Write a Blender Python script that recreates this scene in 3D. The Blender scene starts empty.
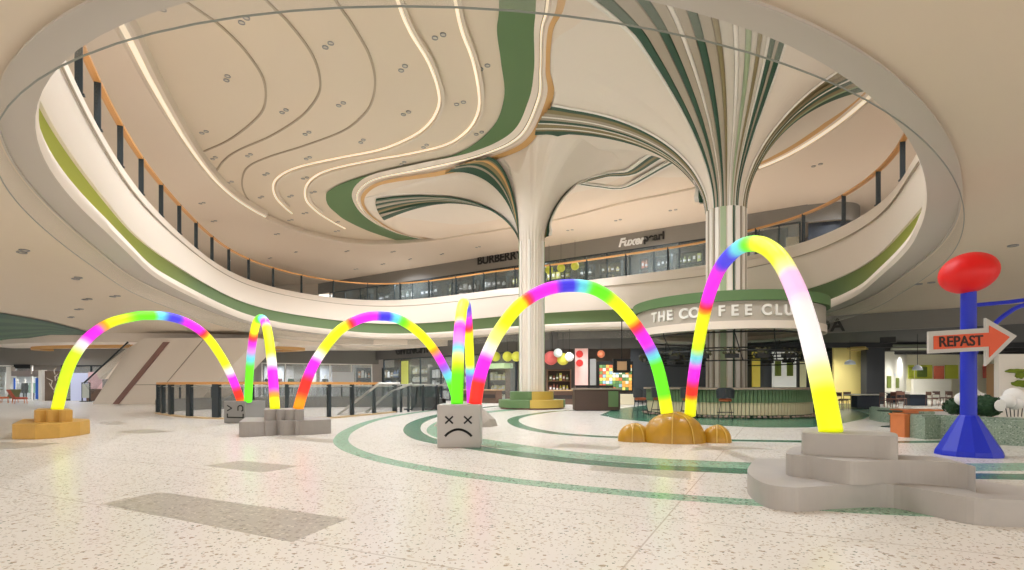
import bpy, bmesh, math, random
from mathutils import Vector, Matrix
from mathutils.geometry import tessellate_polygon
random.seed(7)
F=540.0; H0=385.0; EYE=1.3; PI=math.pi
C=bpy.context.scene.collection
def PZ(px,py,z=0.0):
    Y=F*(z-EYE)/(H0-py); return ((px-512)/F*Y,Y)
def PY(px,py,Y): return ((px-512)/F*Y,Y,EYE+(H0-py)/F*Y)
# ---------------- materials
def lin(c):
    out=[]
    for v in c[:3]:
        v=v/255.0 if max(c)>1.001 else v
        out.append(v/12.92 if v<=.04045 else ((v+.055)/1.055)**2.4)
    return (*out,1)
MATS={}
def mat(name,col,rough=.5,metal=0,emit=0,noise=0,nscale=3,spec=.5):
    if name in MATS: return MATS[name]
    m=bpy.data.materials.new(name); m.use_nodes=True; nt=m.node_tree
    b=nt.nodes['Principled BSDF']; c=lin(col)
    b.inputs['Base Color'].default_value=c; b.inputs['Roughness'].default_value=rough
    b.inputs['Metallic'].default_value=metal; b.inputs['Specular IOR Level'].default_value=spec
    if emit:
        b.inputs['Emission Color'].default_value=c; b.inputs['Emission Strength'].default_value=emit
    if noise:
        tc=nt.nodes.new('ShaderNodeTexCoord'); n=nt.nodes.new('ShaderNodeTexNoise'); n.inputs['Scale'].default_value=nscale
        n.inputs['Detail'].default_value=4
        mx=nt.nodes.new('ShaderNodeMix'); mx.data_type='RGBA'
        mx.inputs[6].default_value=tuple(v*(1-noise) for v in c[:3])+(1,); mx.inputs[7].default_value=tuple(min(1,v*(1+noise)) for v in c[:3])+(1,)
        nt.links.new(tc.outputs['Object'],n.inputs['Vector']); nt.links.new(n.outputs['Fac'],mx.inputs[0]); nt.links.new(mx.outputs[2],b.inputs['Base Color'])
    MATS[name]=m; return m
def terrazzo(name,base,chips,rough=.3,scale=14,joints=False,thr=.2):
    m=bpy.data.materials.new(name); m.use_nodes=True; nt=m.node_tree; N=nt.nodes; L=nt.links
    b=N['Principled BSDF']; b.inputs['Roughness'].default_value=rough; b.inputs['Specular IOR Level'].default_value=.5
    tc=N.new('ShaderNodeTexCoord'); cur=None
    nz=N.new('ShaderNodeTexNoise'); nz.inputs['Scale'].default_value=.6; L.new(tc.outputs['Object'],nz.inputs['Vector'])
    mx=N.new('ShaderNodeMix'); mx.data_type='RGBA'; c=lin(base)
    mx.inputs[6].default_value=tuple(v*.94 for v in c[:3])+(1,); mx.inputs[7].default_value=tuple(min(1,v*1.04) for v in c[:3])+(1,)
    L.new(nz.outputs['Fac'],mx.inputs[0]); cur=mx.outputs[2]
    for i,(cc,sc,th) in enumerate(chips):
        mp=N.new('ShaderNodeMapping'); mp.inputs['Location'].default_value=(3.1*i,7.7*i,0); mp.inputs['Rotation'].default_value=(0,0,i*.7)
        L.new(tc.outputs['Object'],mp.inputs['Vector'])
        # warp for irregular chips
        nn=N.new('ShaderNodeTexNoise'); nn.inputs['Scale'].default_value=sc*1.5; L.new(mp.outputs['Vector'],nn.inputs['Vector'])
        ad=N.new('ShaderNodeMixRGB'); ad.blend_type='ADD'; ad.inputs[0].default_value=.9/sc
        L.new(mp.outputs['Vector'],ad.inputs[1]); L.new(nn.outputs['Color'],ad.inputs[2])
        v=N.new('ShaderNodeTexVoronoi'); v.inputs['Scale'].default_value=sc; v.voronoi_dimensions='3D'
        L.new(ad.outputs[0],v.inputs['Vector'])
        sp=N.new('ShaderNodeSeparateColor'); L.new(v.outputs['Color'],sp.inputs[0])
        mu=N.new('ShaderNodeMath'); mu.operation='MULTIPLY'; mu.inputs[1].default_value=th; L.new(sp.outputs[0],mu.inputs[0])
        pw=N.new('ShaderNodeMath'); pw.operation='LESS_THAN'; L.new(v.outputs['Distance'],pw.inputs[0]); L.new(mu.outputs[0],pw.inputs[1])
        g=N.new('ShaderNodeMix'); g.data_type='RGBA'; g.inputs[7].default_value=lin(cc)
        L.new(cur,g.inputs[6]); L.new(pw.outputs[0],g.inputs[0]); cur=g.outputs[2]
    if joints:
        mp=N.new('ShaderNodeMapping'); mp.inputs['Rotation'].default_value=(0,0,math.radians(26.4)); mp.inputs['Location'].default_value=(1.0,.95,0)
        L.new(tc.outputs['Object'],mp.inputs['Vector'])
        br=N.new('ShaderNodeTexBrick'); br.offset=0; br.inputs['Scale'].default_value=1; br.inputs['Mortar Size'].default_value=.008
        br.inputs['Brick Width'].default_value=5.9; br.inputs['Row Height'].default_value=2.1; br.inputs['Mortar Smooth'].default_value=0
        L.new(mp.outputs['Vector'],br.inputs['Vector'])
        g=N.new('ShaderNodeMix'); g.data_type='RGBA'; g.inputs[7].default_value=lin((190,178,162))
        ml=N.new('ShaderNodeMath'); ml.operation='MULTIPLY'; ml.inputs[1].default_value=.8; L.new(br.outputs['Fac'],ml.inputs[0])
        L.new(cur,g.inputs[6]); L.new(ml.outputs[0],g.inputs[0]); cur=g.outputs[2]
    L.new(cur,b.inputs['Base Color']); MATS[name]=m; return m
def glass(name,tint=(200,210,208),clear=.8,rough=.05):
    m=bpy.data.materials.new(name); m.use_nodes=True; nt=m.node_tree; N=nt.nodes; L=nt.links
    b=N['Principled BSDF']; b.inputs['Base Color'].default_value=lin(tint); b.inputs['Roughness'].default_value=rough
    t=N.new('ShaderNodeBsdfTransparent'); mx=N.new('ShaderNodeMixShader'); mx.inputs[0].default_value=clear
    L.new(b.outputs[0],mx.inputs[1]); L.new(t.outputs[0],mx.inputs[2]); L.new(mx.outputs[0],N['Material Output'].inputs['Surface'])
    MATS[name]=m; return m
CREAM=mat('cream_plaster',(222,208,190),.75,noise=.02,nscale=.3)
CREAM2=mat('warm_ceiling_plaster',(222,206,184),.8,noise=.03,nscale=.2)
FASC=mat('fascia_panel',(236,222,206),.5,noise=.015,nscale=.3)
VAULT=mat('vault_plaster',(232,216,198),.7)
LIPG=mat('grey_rim',(196,186,174),.6)
WHITEM=mat('white_paint',(240,236,228),.5)
COLW=mat('column_white',(240,234,224),.4)
GREEN=mat('mall_green',(92,122,76),.6,noise=.08,nscale=.4)
DGREEN=mat('dark_green',(48,82,62),.55)
OLIVE=mat('olive_brown',(140,126,88),.55)
TAUPE=mat('taupe',(172,160,142),.55)
GOLD=mat('gold_strip',(214,166,104),.45)
LGREEN=mat('pale_green',(160,176,140),.55)
GROOVE=mat('shadow_gap',(176,160,138),.8)
COVE=mat('cove_light',(255,240,214),.5,emit=.4)
DARK=mat('dark_steel',(52,60,64),.4,metal=.4)
BLACK=mat('black_metal',(24,25,26),.5)
DFASC=mat('dark_fascia',(134,130,124),.6)
DFASC2=mat('charcoal_fascia',(94,92,89),.6)
INDK=mat('interior_dark',(58,56,54),.8)
RAIL=mat('orange_handrail',(222,160,92),.4)
STEEL=mat('brushed_steel',(186,184,178),.3,metal=.6)
CONC=mat('concrete',(178,172,166),.55,noise=.07,nscale=5)
CONC2=mat('dark_concrete',(160,153,148),.6,noise=.08,nscale=4)
WOOD=mat('golden_wood',(206,160,74),.45,noise=.12,nscale=6)
ORW=mat('orange_wood',(206,120,66),.5,noise=.1,nscale=6)
GLD=mat('gold_glaze',(190,142,40),.3,noise=.25,nscale=4)
BLUE=mat('blue_paint',(18,44,200),.4)
RED=mat('red_gloss',(236,16,16),.45)
ORS=mat('sign_orange',(228,88,44),.5)
SILV=mat('sign_silver',(196,192,186),.4)
YEL=mat('yellow_wall',(252,232,150),.6)
BYEL=mat('bench_yellow',(206,176,84),.5)
BGRN=mat('bench_green',(104,132,86),.5)
BROWN=mat('brown_strip',(142,104,92),.5)
NAVY=mat('navy_panel',(40,50,66),.5)
ROCK=mat('grey_rock',(168,160,148),.8,noise=.2,nscale=4)
LAMP=mat('lamp_glow',(255,246,228),.5,emit=3)
SHOPW=mat('shop_white',(240,242,242),.5)
FLOOR=terrazzo('terrazzo_floor',(236,230,221),[((178,162,142),13,.30),((132,138,122),17,.24),((212,198,180),20,.38),((168,150,130),28,.30)],rough=.26,joints=True)
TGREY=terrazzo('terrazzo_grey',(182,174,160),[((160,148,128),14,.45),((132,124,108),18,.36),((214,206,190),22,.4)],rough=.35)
TGRN=terrazzo('terrazzo_green',(150,190,162),[((84,128,104),16,.45),((196,216,198),20,.36),((60,100,84),26,.36)],rough=.25)
TDGRN=terrazzo('terrazzo_dark_green',(66,124,98),[((46,96,76),8,.5),((110,160,134),12,.35)],rough=.25)
TBEN=terrazzo('terrazzo_bench',(140,158,140),[((84,110,94),26,.42),((186,198,186),32,.38),((66,84,74),42,.34)],rough=.4)
GL=glass('clear_glass',(170,182,180),.80)
GLC=glass('smoke_curtain_glass',(188,186,180),.74)
GLB=glass('balustrade_glass',(96,108,108),.84)
# ---------------- object helpers
def tag(o,label=None,cat=None,group=None,kind=None):
    if label: o['label']=label
    if cat: o['category']=cat
    if group: o['group']=group
    if kind: o['kind']=kind
    return o
def empty(name,loc,label,cat,group=None,rz=0):
    o=bpy.data.objects.new(name,None); C.objects.link(o); o.location=loc; o.rotation_euler=(0,0,rz); o.empty_display_size=.2
    return tag(o,label,cat,group)
def link(name,me,m,parent=None,smooth=False,world=False):
    if m and not me.materials:
        for q in (m if isinstance(m,(list,tuple)) else [m]): me.materials.append(q)
    if smooth:
        for p in me.polygons: p.use_smooth=True
    o=bpy.data.objects.new(name,me); C.objects.link(o)
    if parent is not None:
        o.parent=parent
        if world:
            o.matrix_parent_inverse=(Matrix.Translation(parent.location)@Matrix.Rotation(parent.rotation_euler[2],4,'Z')).inverted()
    return o
class MB:
    def __init__(s): s.v=[]; s.f=[]; s.mi=[]
    def add(s,vs,fs,mi=0):
        n=len(s.v); s.v+= [tuple(v) for v in vs]; s.f+=[tuple(i+n for i in f) for f in fs]; s.mi+=[mi]*len(fs); return s
    def box(s,c,d,rz=0,mi=0):
        cx,cy,cz=c; x,y,z=d[0]/2,d[1]/2,d[2]/2; ca,sa=math.cos(rz),math.sin(rz)
        vs=[(cx+a*x*ca-b*y*sa,cy+a*x*sa+b*y*ca,cz+e*z) for a in(-1,1) for b in(-1,1) for e in(-1,1)]
        return s.add(vs,[(0,1,3,2),(4,6,7,5),(0,4,5,1),(2,3,7,6),(0,2,6,4),(1,5,7,3)],mi)
    def lathe(s,prof,c=(0,0,0),n=24,a0=0,a1=2*PI,mi=0,caps=True):
        full=abs(a1-a0-2*PI)<1e-6; m=n if full else n+1; vs=[];fs=[]
        for r,z in prof:
            for k in range(m):
                a=a0+(a1-a0)*k/n; vs.append((c[0]+r*math.cos(a),c[1]+r*math.sin(a),c[2]+z))
        for i in range(len(prof)-1):
            for k in range(n):
                k2=(k+1)%m; fs.append((i*m+k,i*m+k2,(i+1)*m+k2,(i+1)*m+k))
        if caps and full:
            if prof[0][0]>1e-4: fs.append(tuple(range(m))[::-1])
            if prof[-1][0]>1e-4: fs.append(tuple((len(prof)-1)*m+k for k in range(m)))
        return s.add(vs,fs,mi)
    def tube(s,pts,r,n=8,caps=True,mi=0):
        pts=[Vector(p) for p in pts]; L=len(pts); vs=[];fs=[]; up=None
        for i,p in enumerate(pts):
            t=(pts[min(i+1,L-1)]-pts[max(i-1,0)]).normalized()
            if up is None:
                up=Vector((0,0,1)) if abs(t.z)<.9 else Vector((1,0,0))
            a=t.cross(up).normalized(); b=a.cross(t).normalized(); up=b
            rr=r[i] if isinstance(r,(list,tuple)) else r
            for k in range(n):
                q=2*PI*k/n; vs.append(p+a*(rr*math.cos(q))+b*(rr*math.sin(q)))
        for i in range(L-1):
            for k in range(n): fs.append((i*n+k,i*n+(k+1)%n,(i+1)*n+(k+1)%n,(i+1)*n+k))
        if caps: fs.append(tuple(range(n))[::-1]); fs.append(tuple((L-1)*n+k for k in range(n)))
        return s.add(vs,fs,mi)
    def prism(s,poly,z0,z1,mi=0):
        n=len(poly); ar=sum(poly[i][0]*poly[(i+1)%n][1]-poly[(i+1)%n][0]*poly[i][1] for i in range(n))
        if ar<0: poly=poly[::-1]
        vs=[(x,y,z0) for x,y in poly]+[(x,y,z1) for x,y in poly]; tri=tessellate_polygon([[Vector((x,y,0)) for x,y in poly]])
        fs=[(i,(i+1)%n,n+(i+1)%n,n+i) for i in range(n)]+[tuple(n+i for i in t) for t in tri]+[tuple(t) for t in tri]
        return s.add(vs,fs,mi)
    def band(s,rings,closed=True,mi=0):
        n=len(rings[0]); vs=[p for r in rings for p in r]; fs=[]
        for i in range(len(rings)-1):
            for k in range(n if closed else n-1): fs.append((i*n+k,i*n+(k+1)%n,(i+1)*n+(k+1)%n,(i+1)*n+k))
        return s.add(vs,fs,mi)
    def mesh(s,name):
        me=bpy.data.meshes.new(name); me.from_pydata(s.v,[],s.f); 
        bm=bmesh.new(); bm.from_mesh(me); bmesh.ops.recalc_face_normals(bm,faces=bm.faces); bm.to_mesh(me); bm.free()
        return me
    def build(s,name,m,parent=None,smooth=False,world=False,bevel=0):
        me=bpy.data.meshes.new(name); me.from_pydata(s.v,[],s.f)
        for q in (m if isinstance(m,(list,tuple)) else [m]): me.materials.append(q)
        for p,i in zip(me.polygons,s.mi): p.material_index=i
        bm=bmesh.new(); bm.from_mesh(me); bmesh.ops.recalc_face_normals(bm,faces=bm.faces); bm.to_mesh(me); bm.free()
        o=link(name,me,None,parent,smooth,world)
        if bevel:
            b=o.modifiers.new('bevel','BEVEL'); b.width=bevel; b.segments=2; b.limit_method='ANGLE'
        if smooth:
            try: me.set_sharp_from_angle(angle=math.radians(40))
            except Exception: pass
        return o
def struct(o): o['kind']='structure'; return o
def sheet_with_hole(outer,hole,z):
    polys=[[Vector((x,y,0)) for x,y in outer]]+([[Vector((x,y,0)) for x,y in hole]] if hole else [])
    tri=tessellate_polygon(polys); vs=[(v.x,v.y,z) for p in polys for v in p]
    m=MB(); m.add(vs,[tuple(t) for t in tri]); return m
def catmull(pts,sub=8,closed=False):
    n=len(pts); out=[]; P=[Vector(p) for p in pts]; rng=n if closed else n-1
    for i in range(rng):
        p0=P[(i-1)%n] if closed or i>0 else P[0]*2-P[1]; p1=P[i]; p2=P[(i+1)%n]
        p3=P[(i+2)%n] if closed or i<n-2 else P[-1]*2-P[-2]
        for k in range(sub):
            t=k/sub; out.append(.5*((2*p1)+(p2-p0)*t+(2*p0-5*p1+4*p2-p3)*t*t+(3*p1-p0-3*p2+p3)*t**3))
    if not closed: out.append(P[-1])
    return out
def ribbon(path,w,z=None,up=0,closed=False,thick=.03,off=0):
    """flat strip along path (list of Vector), width w, lying horizontal, closed box section"""
    n=len(path); r=[[],[],[],[]]
    for i,p in enumerate(path):
        a=path[(i-1)%n] if closed or i>0 else path[0]; b=path[(i+1)%n] if closed or i<n-1 else path[-1]
        d=Vector((b[0]-a[0],b[1]-a[1],0)); d.normalize(); nn=Vector((-d.y,d.x,0))
        zz=p[2] if z is None else z
        x,y=p[0]+nn.x*off,p[1]+nn.y*off
        r[0].append((x+nn.x*w/2,y+nn.y*w/2,zz)); r[1].append((x-nn.x*w/2,y-nn.y*w/2,zz))
        r[2].append((x-nn.x*w/2,y-nn.y*w/2,zz+thick)); r[3].append((x+nn.x*w/2,y+nn.y*w/2,zz+thick))
    m=MB(); m.band(r+[r[0]],closed); return m
# ---------------- atrium outline in polar form about (0,22)
CX,CY=0.0,22.0; NA=240
def polar(pts):
    pts=sorted(pts,key=lambda p:math.atan2(p[1]-CY,p[0]-CX)%(2*PI))
    pts=[(v.x,v.y) for v in catmull([(x,y,0) for x,y in pts],16,True)]
    a=sorted((math.atan2(y-CY,x-CX)%(2*PI),math.hypot(x-CX,y-CY)) for x,y in pts); out=[]
    for k in range(NA):
        t=2*PI*k/NA; j=0
        while j<len(a) and a[j][0]<t: j+=1
        n=len(a); i1=(j-1)%n; i2=j%n; i0=(j-2)%n; i3=(j+1)%n
        A=[a[i0][0],a[i1][0],a[i2][0],a[i3][0]]
        t1=A[1]-(2*PI if A[1]>t+1e-9 else 0); t2=A[2]+(2*PI if A[2]<t-1e-9 else 0)
        u=(t-t1)/(t2-t1) if t2>t1 else 0; r0,r1,r2,r3=a[i0][1],a[i1][1],a[i2][1],a[i3][1]
        out.append(r1+(r2-r1)*u)
    for _ in range(24): out=[(out[k-1]+2*out[k]+out[(k+1)%NA])/4 for k in range(NA)]
    return out
def pt(rr,k,z): a=2*PI*k/NA; return (CX+rr*math.cos(a),CY+rr*math.sin(a),z)
ZS=5.0
A_px=[(775,0),(818,20),(861,47),(898,77),(928,110),(948,143),(957,175),(957,205),(945,235),(925,255),(898,276),(860,300),(800,318),(700,327),(545,331),(400,340),(330,335),(256,325),(157,287),(100,247),(40,190),(0,133),(-6,95),(0,67),(17,38),(40,17),(62,0)]
Apts=[PZ(x,y,ZS) for x,y in A_px]+[(1.75,4.9),(.95,4.65),(.19,4.49),(-1,4.42),(-2.1,4.5),(-3.0,4.7)]
RA=polar(Apts)
T_px=[(78,78),(103,130),(125,167),(146,196),(167,219),(187,238),(206,254),(224,267),(242,277),(268,286),(306,294),(353,300),(396,301),(443,296),(512,287),(545,285),(705,265),(745,255),(786,248),(829,232),(865.6,213),(893.5,188.6),(915,150)]
Tpts=[PZ(x,y,8.5) for x,y in T_px]
RT=polar(Tpts+[(9,9.5),(5.5,6.3),(2.5,4.7),(0,4.0),(-3,4.2),(-5.5,6.0),(-8,9.0)])
def ring(f,z): return [pt(f(k),k,z) for k in range(NA)]
def nrm(k):  # outward normal scale (radial approx)
    return 1
dk=lambda k:.62 if k else .62
lp=lambda u,o=0:(lambda k:RA[k]*(1-u)+RT[k]*u+o)
def ins(k):
    y=pt(RA[k],k,0)[1]; u=max(0,min(1,(y-5.5)/7)); return .55+.45*u
li=lambda u,o=0:(lambda k:RA[k]*(1-u)+RT[k]*u+o*ins(k))
soffit_hole=[p[:2] for p in ring(lp(0),0)]
OUT=[(-75,-14),(75,-14),(75,85),(-75,85)]
struct(sheet_with_hole(OUT,soffit_hole,ZS).build('ceiling',CREAM2))
struct(sheet_with_hole([(-34,-2),(40,-2),(40,72),(-34,72)],[p[:2] for p in ring(lp(1,.1),0)],8.3).build('floor',CREAM)).name='floor'
m=MB(); m.band([ring(lp(0,.03),4.93),ring(lp(0,-.0),4.93),ring(lp(0,0),5.0)]); struct(m.build('trim_1',LIPG)) # step line
m=MB(); m.band([ring(lp(0,0),4.975),ring(li(0,-.62),4.975)]); struct(m.build('trim_2',LIPG,smooth=True))
m=MB(); m.band([ring(li(0,-.62),4.975),ring(li(0,-.68),5.1),ring(li(0,-.62),5.3),ring(li(.05,-.46),5.42),ring(li(.1,-.25),5.46),ring(lp(.1,.1),5.46)])
struct(m.build('trim_3',FASC,smooth=True))
# green cove; light on its near end painted in as a lime tint
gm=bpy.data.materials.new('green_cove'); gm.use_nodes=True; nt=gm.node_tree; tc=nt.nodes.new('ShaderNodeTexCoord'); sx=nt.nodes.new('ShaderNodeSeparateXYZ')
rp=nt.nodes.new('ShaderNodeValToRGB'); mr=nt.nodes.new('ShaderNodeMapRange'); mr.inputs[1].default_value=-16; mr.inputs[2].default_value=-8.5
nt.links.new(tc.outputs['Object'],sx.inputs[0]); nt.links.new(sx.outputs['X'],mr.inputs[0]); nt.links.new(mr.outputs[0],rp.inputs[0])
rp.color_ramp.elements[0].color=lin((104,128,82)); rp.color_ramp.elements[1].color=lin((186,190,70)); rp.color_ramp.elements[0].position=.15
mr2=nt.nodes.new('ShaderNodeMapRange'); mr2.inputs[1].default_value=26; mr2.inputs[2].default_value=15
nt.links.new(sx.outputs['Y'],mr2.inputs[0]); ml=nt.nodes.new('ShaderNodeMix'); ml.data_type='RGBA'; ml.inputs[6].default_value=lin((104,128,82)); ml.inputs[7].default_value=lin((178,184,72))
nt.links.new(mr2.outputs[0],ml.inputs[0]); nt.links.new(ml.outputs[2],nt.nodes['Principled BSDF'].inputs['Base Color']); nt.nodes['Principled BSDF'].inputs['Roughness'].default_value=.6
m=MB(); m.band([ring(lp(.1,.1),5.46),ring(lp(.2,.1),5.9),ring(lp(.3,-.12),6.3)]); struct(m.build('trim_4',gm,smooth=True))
m=MB(); m.band([ring(lp(.3,-.12),6.3),ring(lp(.3,-.2),6.3),ring(lp(.35,-.22),6.45),ring(lp(.72,-.08),7.7),ring(lp(.95,0),8.4),ring(lp(1,.03),8.5),ring(lp(1,.25),8.5),ring(lp(1,.25),8.3)])
struct(m.build('wall_parapet',FASC,smooth=True))
m=MB(); m.band([ring(lp(.80,-.09),7.88),ring(lp(.80,-.12),7.88),ring(lp(.80,-.12),7.93),ring(lp(.80,-.06),7.93)]); struct(m.build('trim_5',GROOVE))
# glass smoke curtain hanging below the soffit
t=empty('smoke_curtain',(0,0,0),'clear glass smoke curtain hanging below the ground floor ceiling round the atrium edge','glass screen')
m=MB(); m.band([ring(lp(0,.05),4.92),ring(lp(0,.05),4.42)]); m.build('glass_panel',GLC,t,smooth=True)
m=MB(); m.band([ring(lp(0,.045),4.42),ring(lp(0,.06),4.42),ring(lp(0,.06),4.43),ring(lp(0,.045),4.43),ring(lp(0,.045),4.42)]); m.build('edge_strip',mat('edge_grey',(130,134,126),.4),t)
# ---------------- upper balustrade
t=empty('glass_balustrade',(0,22,8.5),'long curved glass balustrade with orange handrail and dark posts on the upper gallery','balustrade')
m=MB(); m.band([ring(lp(1,.10),8.5),ring(lp(1,.10),9.75)]); m.build('glass_panel',GLB,t,smooth=True,world=True)
m=MB(); rr=ring(lp(1,.1),9.92)
m.band([ring(lp(1,.02),9.86),ring(lp(1,.2),9.86),ring(lp(1,.2),9.95),ring(lp(1,.02),9.95),ring(lp(1,.02),9.86)]); m.build('handrail',RAIL,t,world=True)
acc=0; last=None; proto=None; start=PZ(103,130,8.5)
ks=sorted(range(NA*4),key=lambda q:q)
seq=[]; k0=min(range(NA),key=lambda k:(pt(RT[k],k,0)[0]-start[0])**2+(pt(RT[k],k,0)[1]-start[1])**2)
prev=pt(RT[k0]+.1,k0,8.5); acc=2.75
for j in range(1,NA+1):
    k=(k0-j)%NA; p=pt(RT[k]+.1,k,8.5); d=math.dist(prev,p); steps=max(1,int(d/.05))
    for s in range(steps):
        acc+=d/steps
        if acc>=2.8:
            acc=0; u=(s+1)/steps; q=[prev[i]+(p[i]-prev[i])*u for i in range(3)]; seq.append((q,math.atan2(p[1]-prev[1],p[0]-prev[0])))
    prev=p
pm=MB().box((0,0,.72),(.07,.16,1.44)).box((0,0,.02),(.14,.24,.04)).mesh('post')
for q,a in seq:
    if q[1]<7: continue
    o=link('post',pm,DARK,t,world=True); o.location=q; o.rotation_euler=(0,0,a)
# ---------------- upper ceiling
R_px=[(112,15),(133,58),(160,103),(193,153),(230,196),(253,210),(279,224),(318,236),(347,243),(376,245),(406,242),(434,238),(477,232),(512,226),(564,217),(617,202),(689,188),(772,164),(811,142),(850,117),(874,94)]
RR=polar([PZ(x,y,14) for x,y in R_px]+[(15.5,19),(14,14),(10,9),(3,5.5),(-4,5.5),(-9,9),(-12.5,14)])
rim=lambda o=0:(lambda k:RR[k]+o)
struct(sheet_with_hole([(-40,-8),(44,-8),(44,75),(-40,75)],None,14.25).build('ceiling',CREAM2))
struct(sheet_with_hole([(-40,-8),(44,-8),(44,75),(-40,75)],[p[:2] for p in ring(rim(),0)],13.85).build('ceiling',VAULT))
m=MB(); m.band([ring(rim(),13.85),ring(rim(-.12),13.80),ring(rim(-.16),13.88),ring(rim(-.12),14.0),ring(rim(.0),14.25)]); struct(m.build('trim_6',CREAM,smooth=True))
def arc_band(f1,z1,f2,z2,cond,name,mt):
    m=MB()
    for k in range(NA):
        a=pt(f1(k),k,z1); k2=(k+1)%NA
        if cond(a): m.add([a,pt(f1(k2),k2,z1),pt(f2(k2),k2,z2),pt(f2(k),k,z2)],[(0,1,2,3)])
    return struct(m.build(name,mt,smooth=True))
condL=lambda a:(a[0]<-12.5 and 12<a[1]<41); condR=lambda a:(a[0]>13.6 and 15<a[1]<31)
for c in (condL,condR):
    arc_band(rim(-.20),13.86,rim(-.42),13.88,c,'trim_7',COVE); arc_band(rim(-.42),13.88,rim(-.62),13.90,c,'trim_7',FASC); arc_band(rim(-.62),13.90,rim(-.7),14.25,c,'trim_8',CREAM)
    arc_band(rim(-.20),13.86,rim(-.12),13.80,c,'trim_8',CREAM)
arc_band(rim(-.62),13.88,rim(-.95),13.90,condR,'trim_9',GOLD)
def cpath(px,z,pre=(),post=()):
    pts=[(*q,z) for q in pre]+[(*PZ(x,y,z),z) for x,y in px]+[(*q,z) for q in post]; return catmull(pts,8)
def ceil_line(px,w,mt,z=14.20,pre=(),thick=.05,n='trim_10'):
    return struct(ribbon(cpath(px,z,pre),w,z=z,thick=thick).build(n,mt))
ceil_line([(190,5),(222,28),(248,55),(264,82),(264,108),(250,125),(228,141),(204,152)],.09,GROOVE,pre=[(-13,13.5)])
ceil_line([(265,0),(290,25),(312,55),(320,80),(317,98),(300,118),(270,137),(240,150),(225,160),(216,172)],.09,GROOVE,pre=[(-9.5,13.5)])
ceil_line([(335,0),(352,25),(369,55),(375,80),(372,102),(362,117),(342,132),(305,146),(270,157),(250,166),(243,176),(243,190),(252,204),(272,218)],.09,GROOVE,pre=[(-6.5,13.5)])
ceil_line([(397,0),(410,32),(428,62),(438,90),(438,108),(428,125),(410,138),(380,150),(340,158),(300,167),(280,176),(273,186),(276,198),(285,208),(292,214)],.11,COVE,pre=[(-4,13.5)],z=14.15)
ceil_line([(455,0),(462,32),(473,62),(479,95),(477,115),(466,132),(446,145),(410,154),(370,161),(330,170),(312,179),(305,190),(307,202),(318,213),(332,222),(345,229)],.11,COVE,pre=[(-2,13.5)],z=14.15)
# slim plaster lips beside the two lit coves
ceil_line([(401,0),(414,32),(432,62),(442,90),(442,109),(432,127),(412,141),(381,153),(341,161),(302,170),(283,178),(277,187),(280,198),(289,208)],.12,CREAM,pre=[(-3.8,13.5)],z=14.08,thick=.12)
ceil_line([(459,0),(466,32),(477,62),(483,95),(481,116),(469,134),(448,148),(411,157),(371,164),(332,173),(315,181),(309,190),(311,202),(322,213)],.12,CREAM,pre=[(-1.8,13.5)],z=14.08,thick=.12)
G1=[(499,0),(497,31),(501,62),(504,98),(491,129),(456,154),(398,168),(351,180),(330,190),(326,196),(328,205),(336,213),(347,221),(371,232),(402,242)]
G2=[(536,0),(534,31),(534,70),(528,102),(511,133),(472,152),(417,164),(374,174),(358,183),(352,193),(354,203),(362,214),(376,224),(396,233),(419,239)]
G3=[(566,0),(553,31),(550,70),(553,98),(531,143),(495,160),(448,174),(395,182),(372,189),(364,199),(366,210),(378,222),(400,233),(426,238.5)]
def strip(pa,pb,za,zb,name,mt,pre_a=(),pre_b=(),n=120):
    a=cpath(pa,za,pre_a); b=cpath(pb,zb,pre_b)
    def rs(p):
        L=[0]
        for i in range(1,len(p)): L.append(L[-1]+(p[i]-p[i-1]).length)
        out=[]; j=0
        for q in range(n):
            s=L[-1]*q/(n-1)
            while j<len(L)-2 and L[j+1]<s: j+=1
            u=(s-L[j])/max(1e-9,L[j+1]-L[j]); out.append(p[j].lerp(p[j+1],u))
        return out
    # pair by control index so that bends match
    m=MB(); m.band([a,b],closed=False) if len(a)==len(b) else m.band([rs(a),rs(b)],closed=False)
    return struct(m.build(name,mt,smooth=True))
strip(G1,G2,14.2,14.12,'trim_11',GREEN,[(-.5,13.5)],[(.6,13.5)])
def lerpl(a,b,u): 
    n=min(len(a),len(b)); return [(a[i][0]*(1-u)+b[i][0]*u,a[i][1]*(1-u)+b[i][1]*u) for i in range(n)]
G2c=G2[:8]+G2[8:]; G3c=[(566,0),(553,31),(550,70),(553,98),(531,143),(495,160),(448,174),(395,182),(376,187),(365,197),(366,208),(376,219),(392,229),(408,235.5),(428,238.3)]
zz=[(0,14.12),(.3,13.98),(.34,14.05),(.44,13.99),(.55,14.06),(.72,13.98),(.72,13.92),(1,13.88)]
mm=[FASC,GROOVE,COVE,FASC,FASC,GOLD,GOLD]
for i in range(len(zz)-1):
    u0,z0=zz[i];u1,z1=zz[i+1]
    strip(lerpl(G2c,G3c,u0),lerpl(G2c,G3c,u1),z0,z1,'trim_12',mm[i],[(.6+1*u0,13.5)],[(.6+1*u1,13.5)])
# vault ceiling to the right of the cove band (13.95)
vb=[(v.x,v.y) for v in cpath(G3c,13.9,[(1.6,13.5)])]
kk=[k for k in range(NA)]
end=vb[-1]; k_end=min(range(NA),key=lambda k:math.dist(pt(RR[k]-.1,k,0)[:2],end)); poly=list(vb); k=k_end
for _ in range(NA):
    p=pt(RR[k]-.12,k,0)
    if p[1]<13.6 and p[0]>0: break
    poly.append(p[:2]); k=(k-1)%NA
struct(sheet_with_hole(poly,None,13.93).build('ceiling',VAULT))
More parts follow.
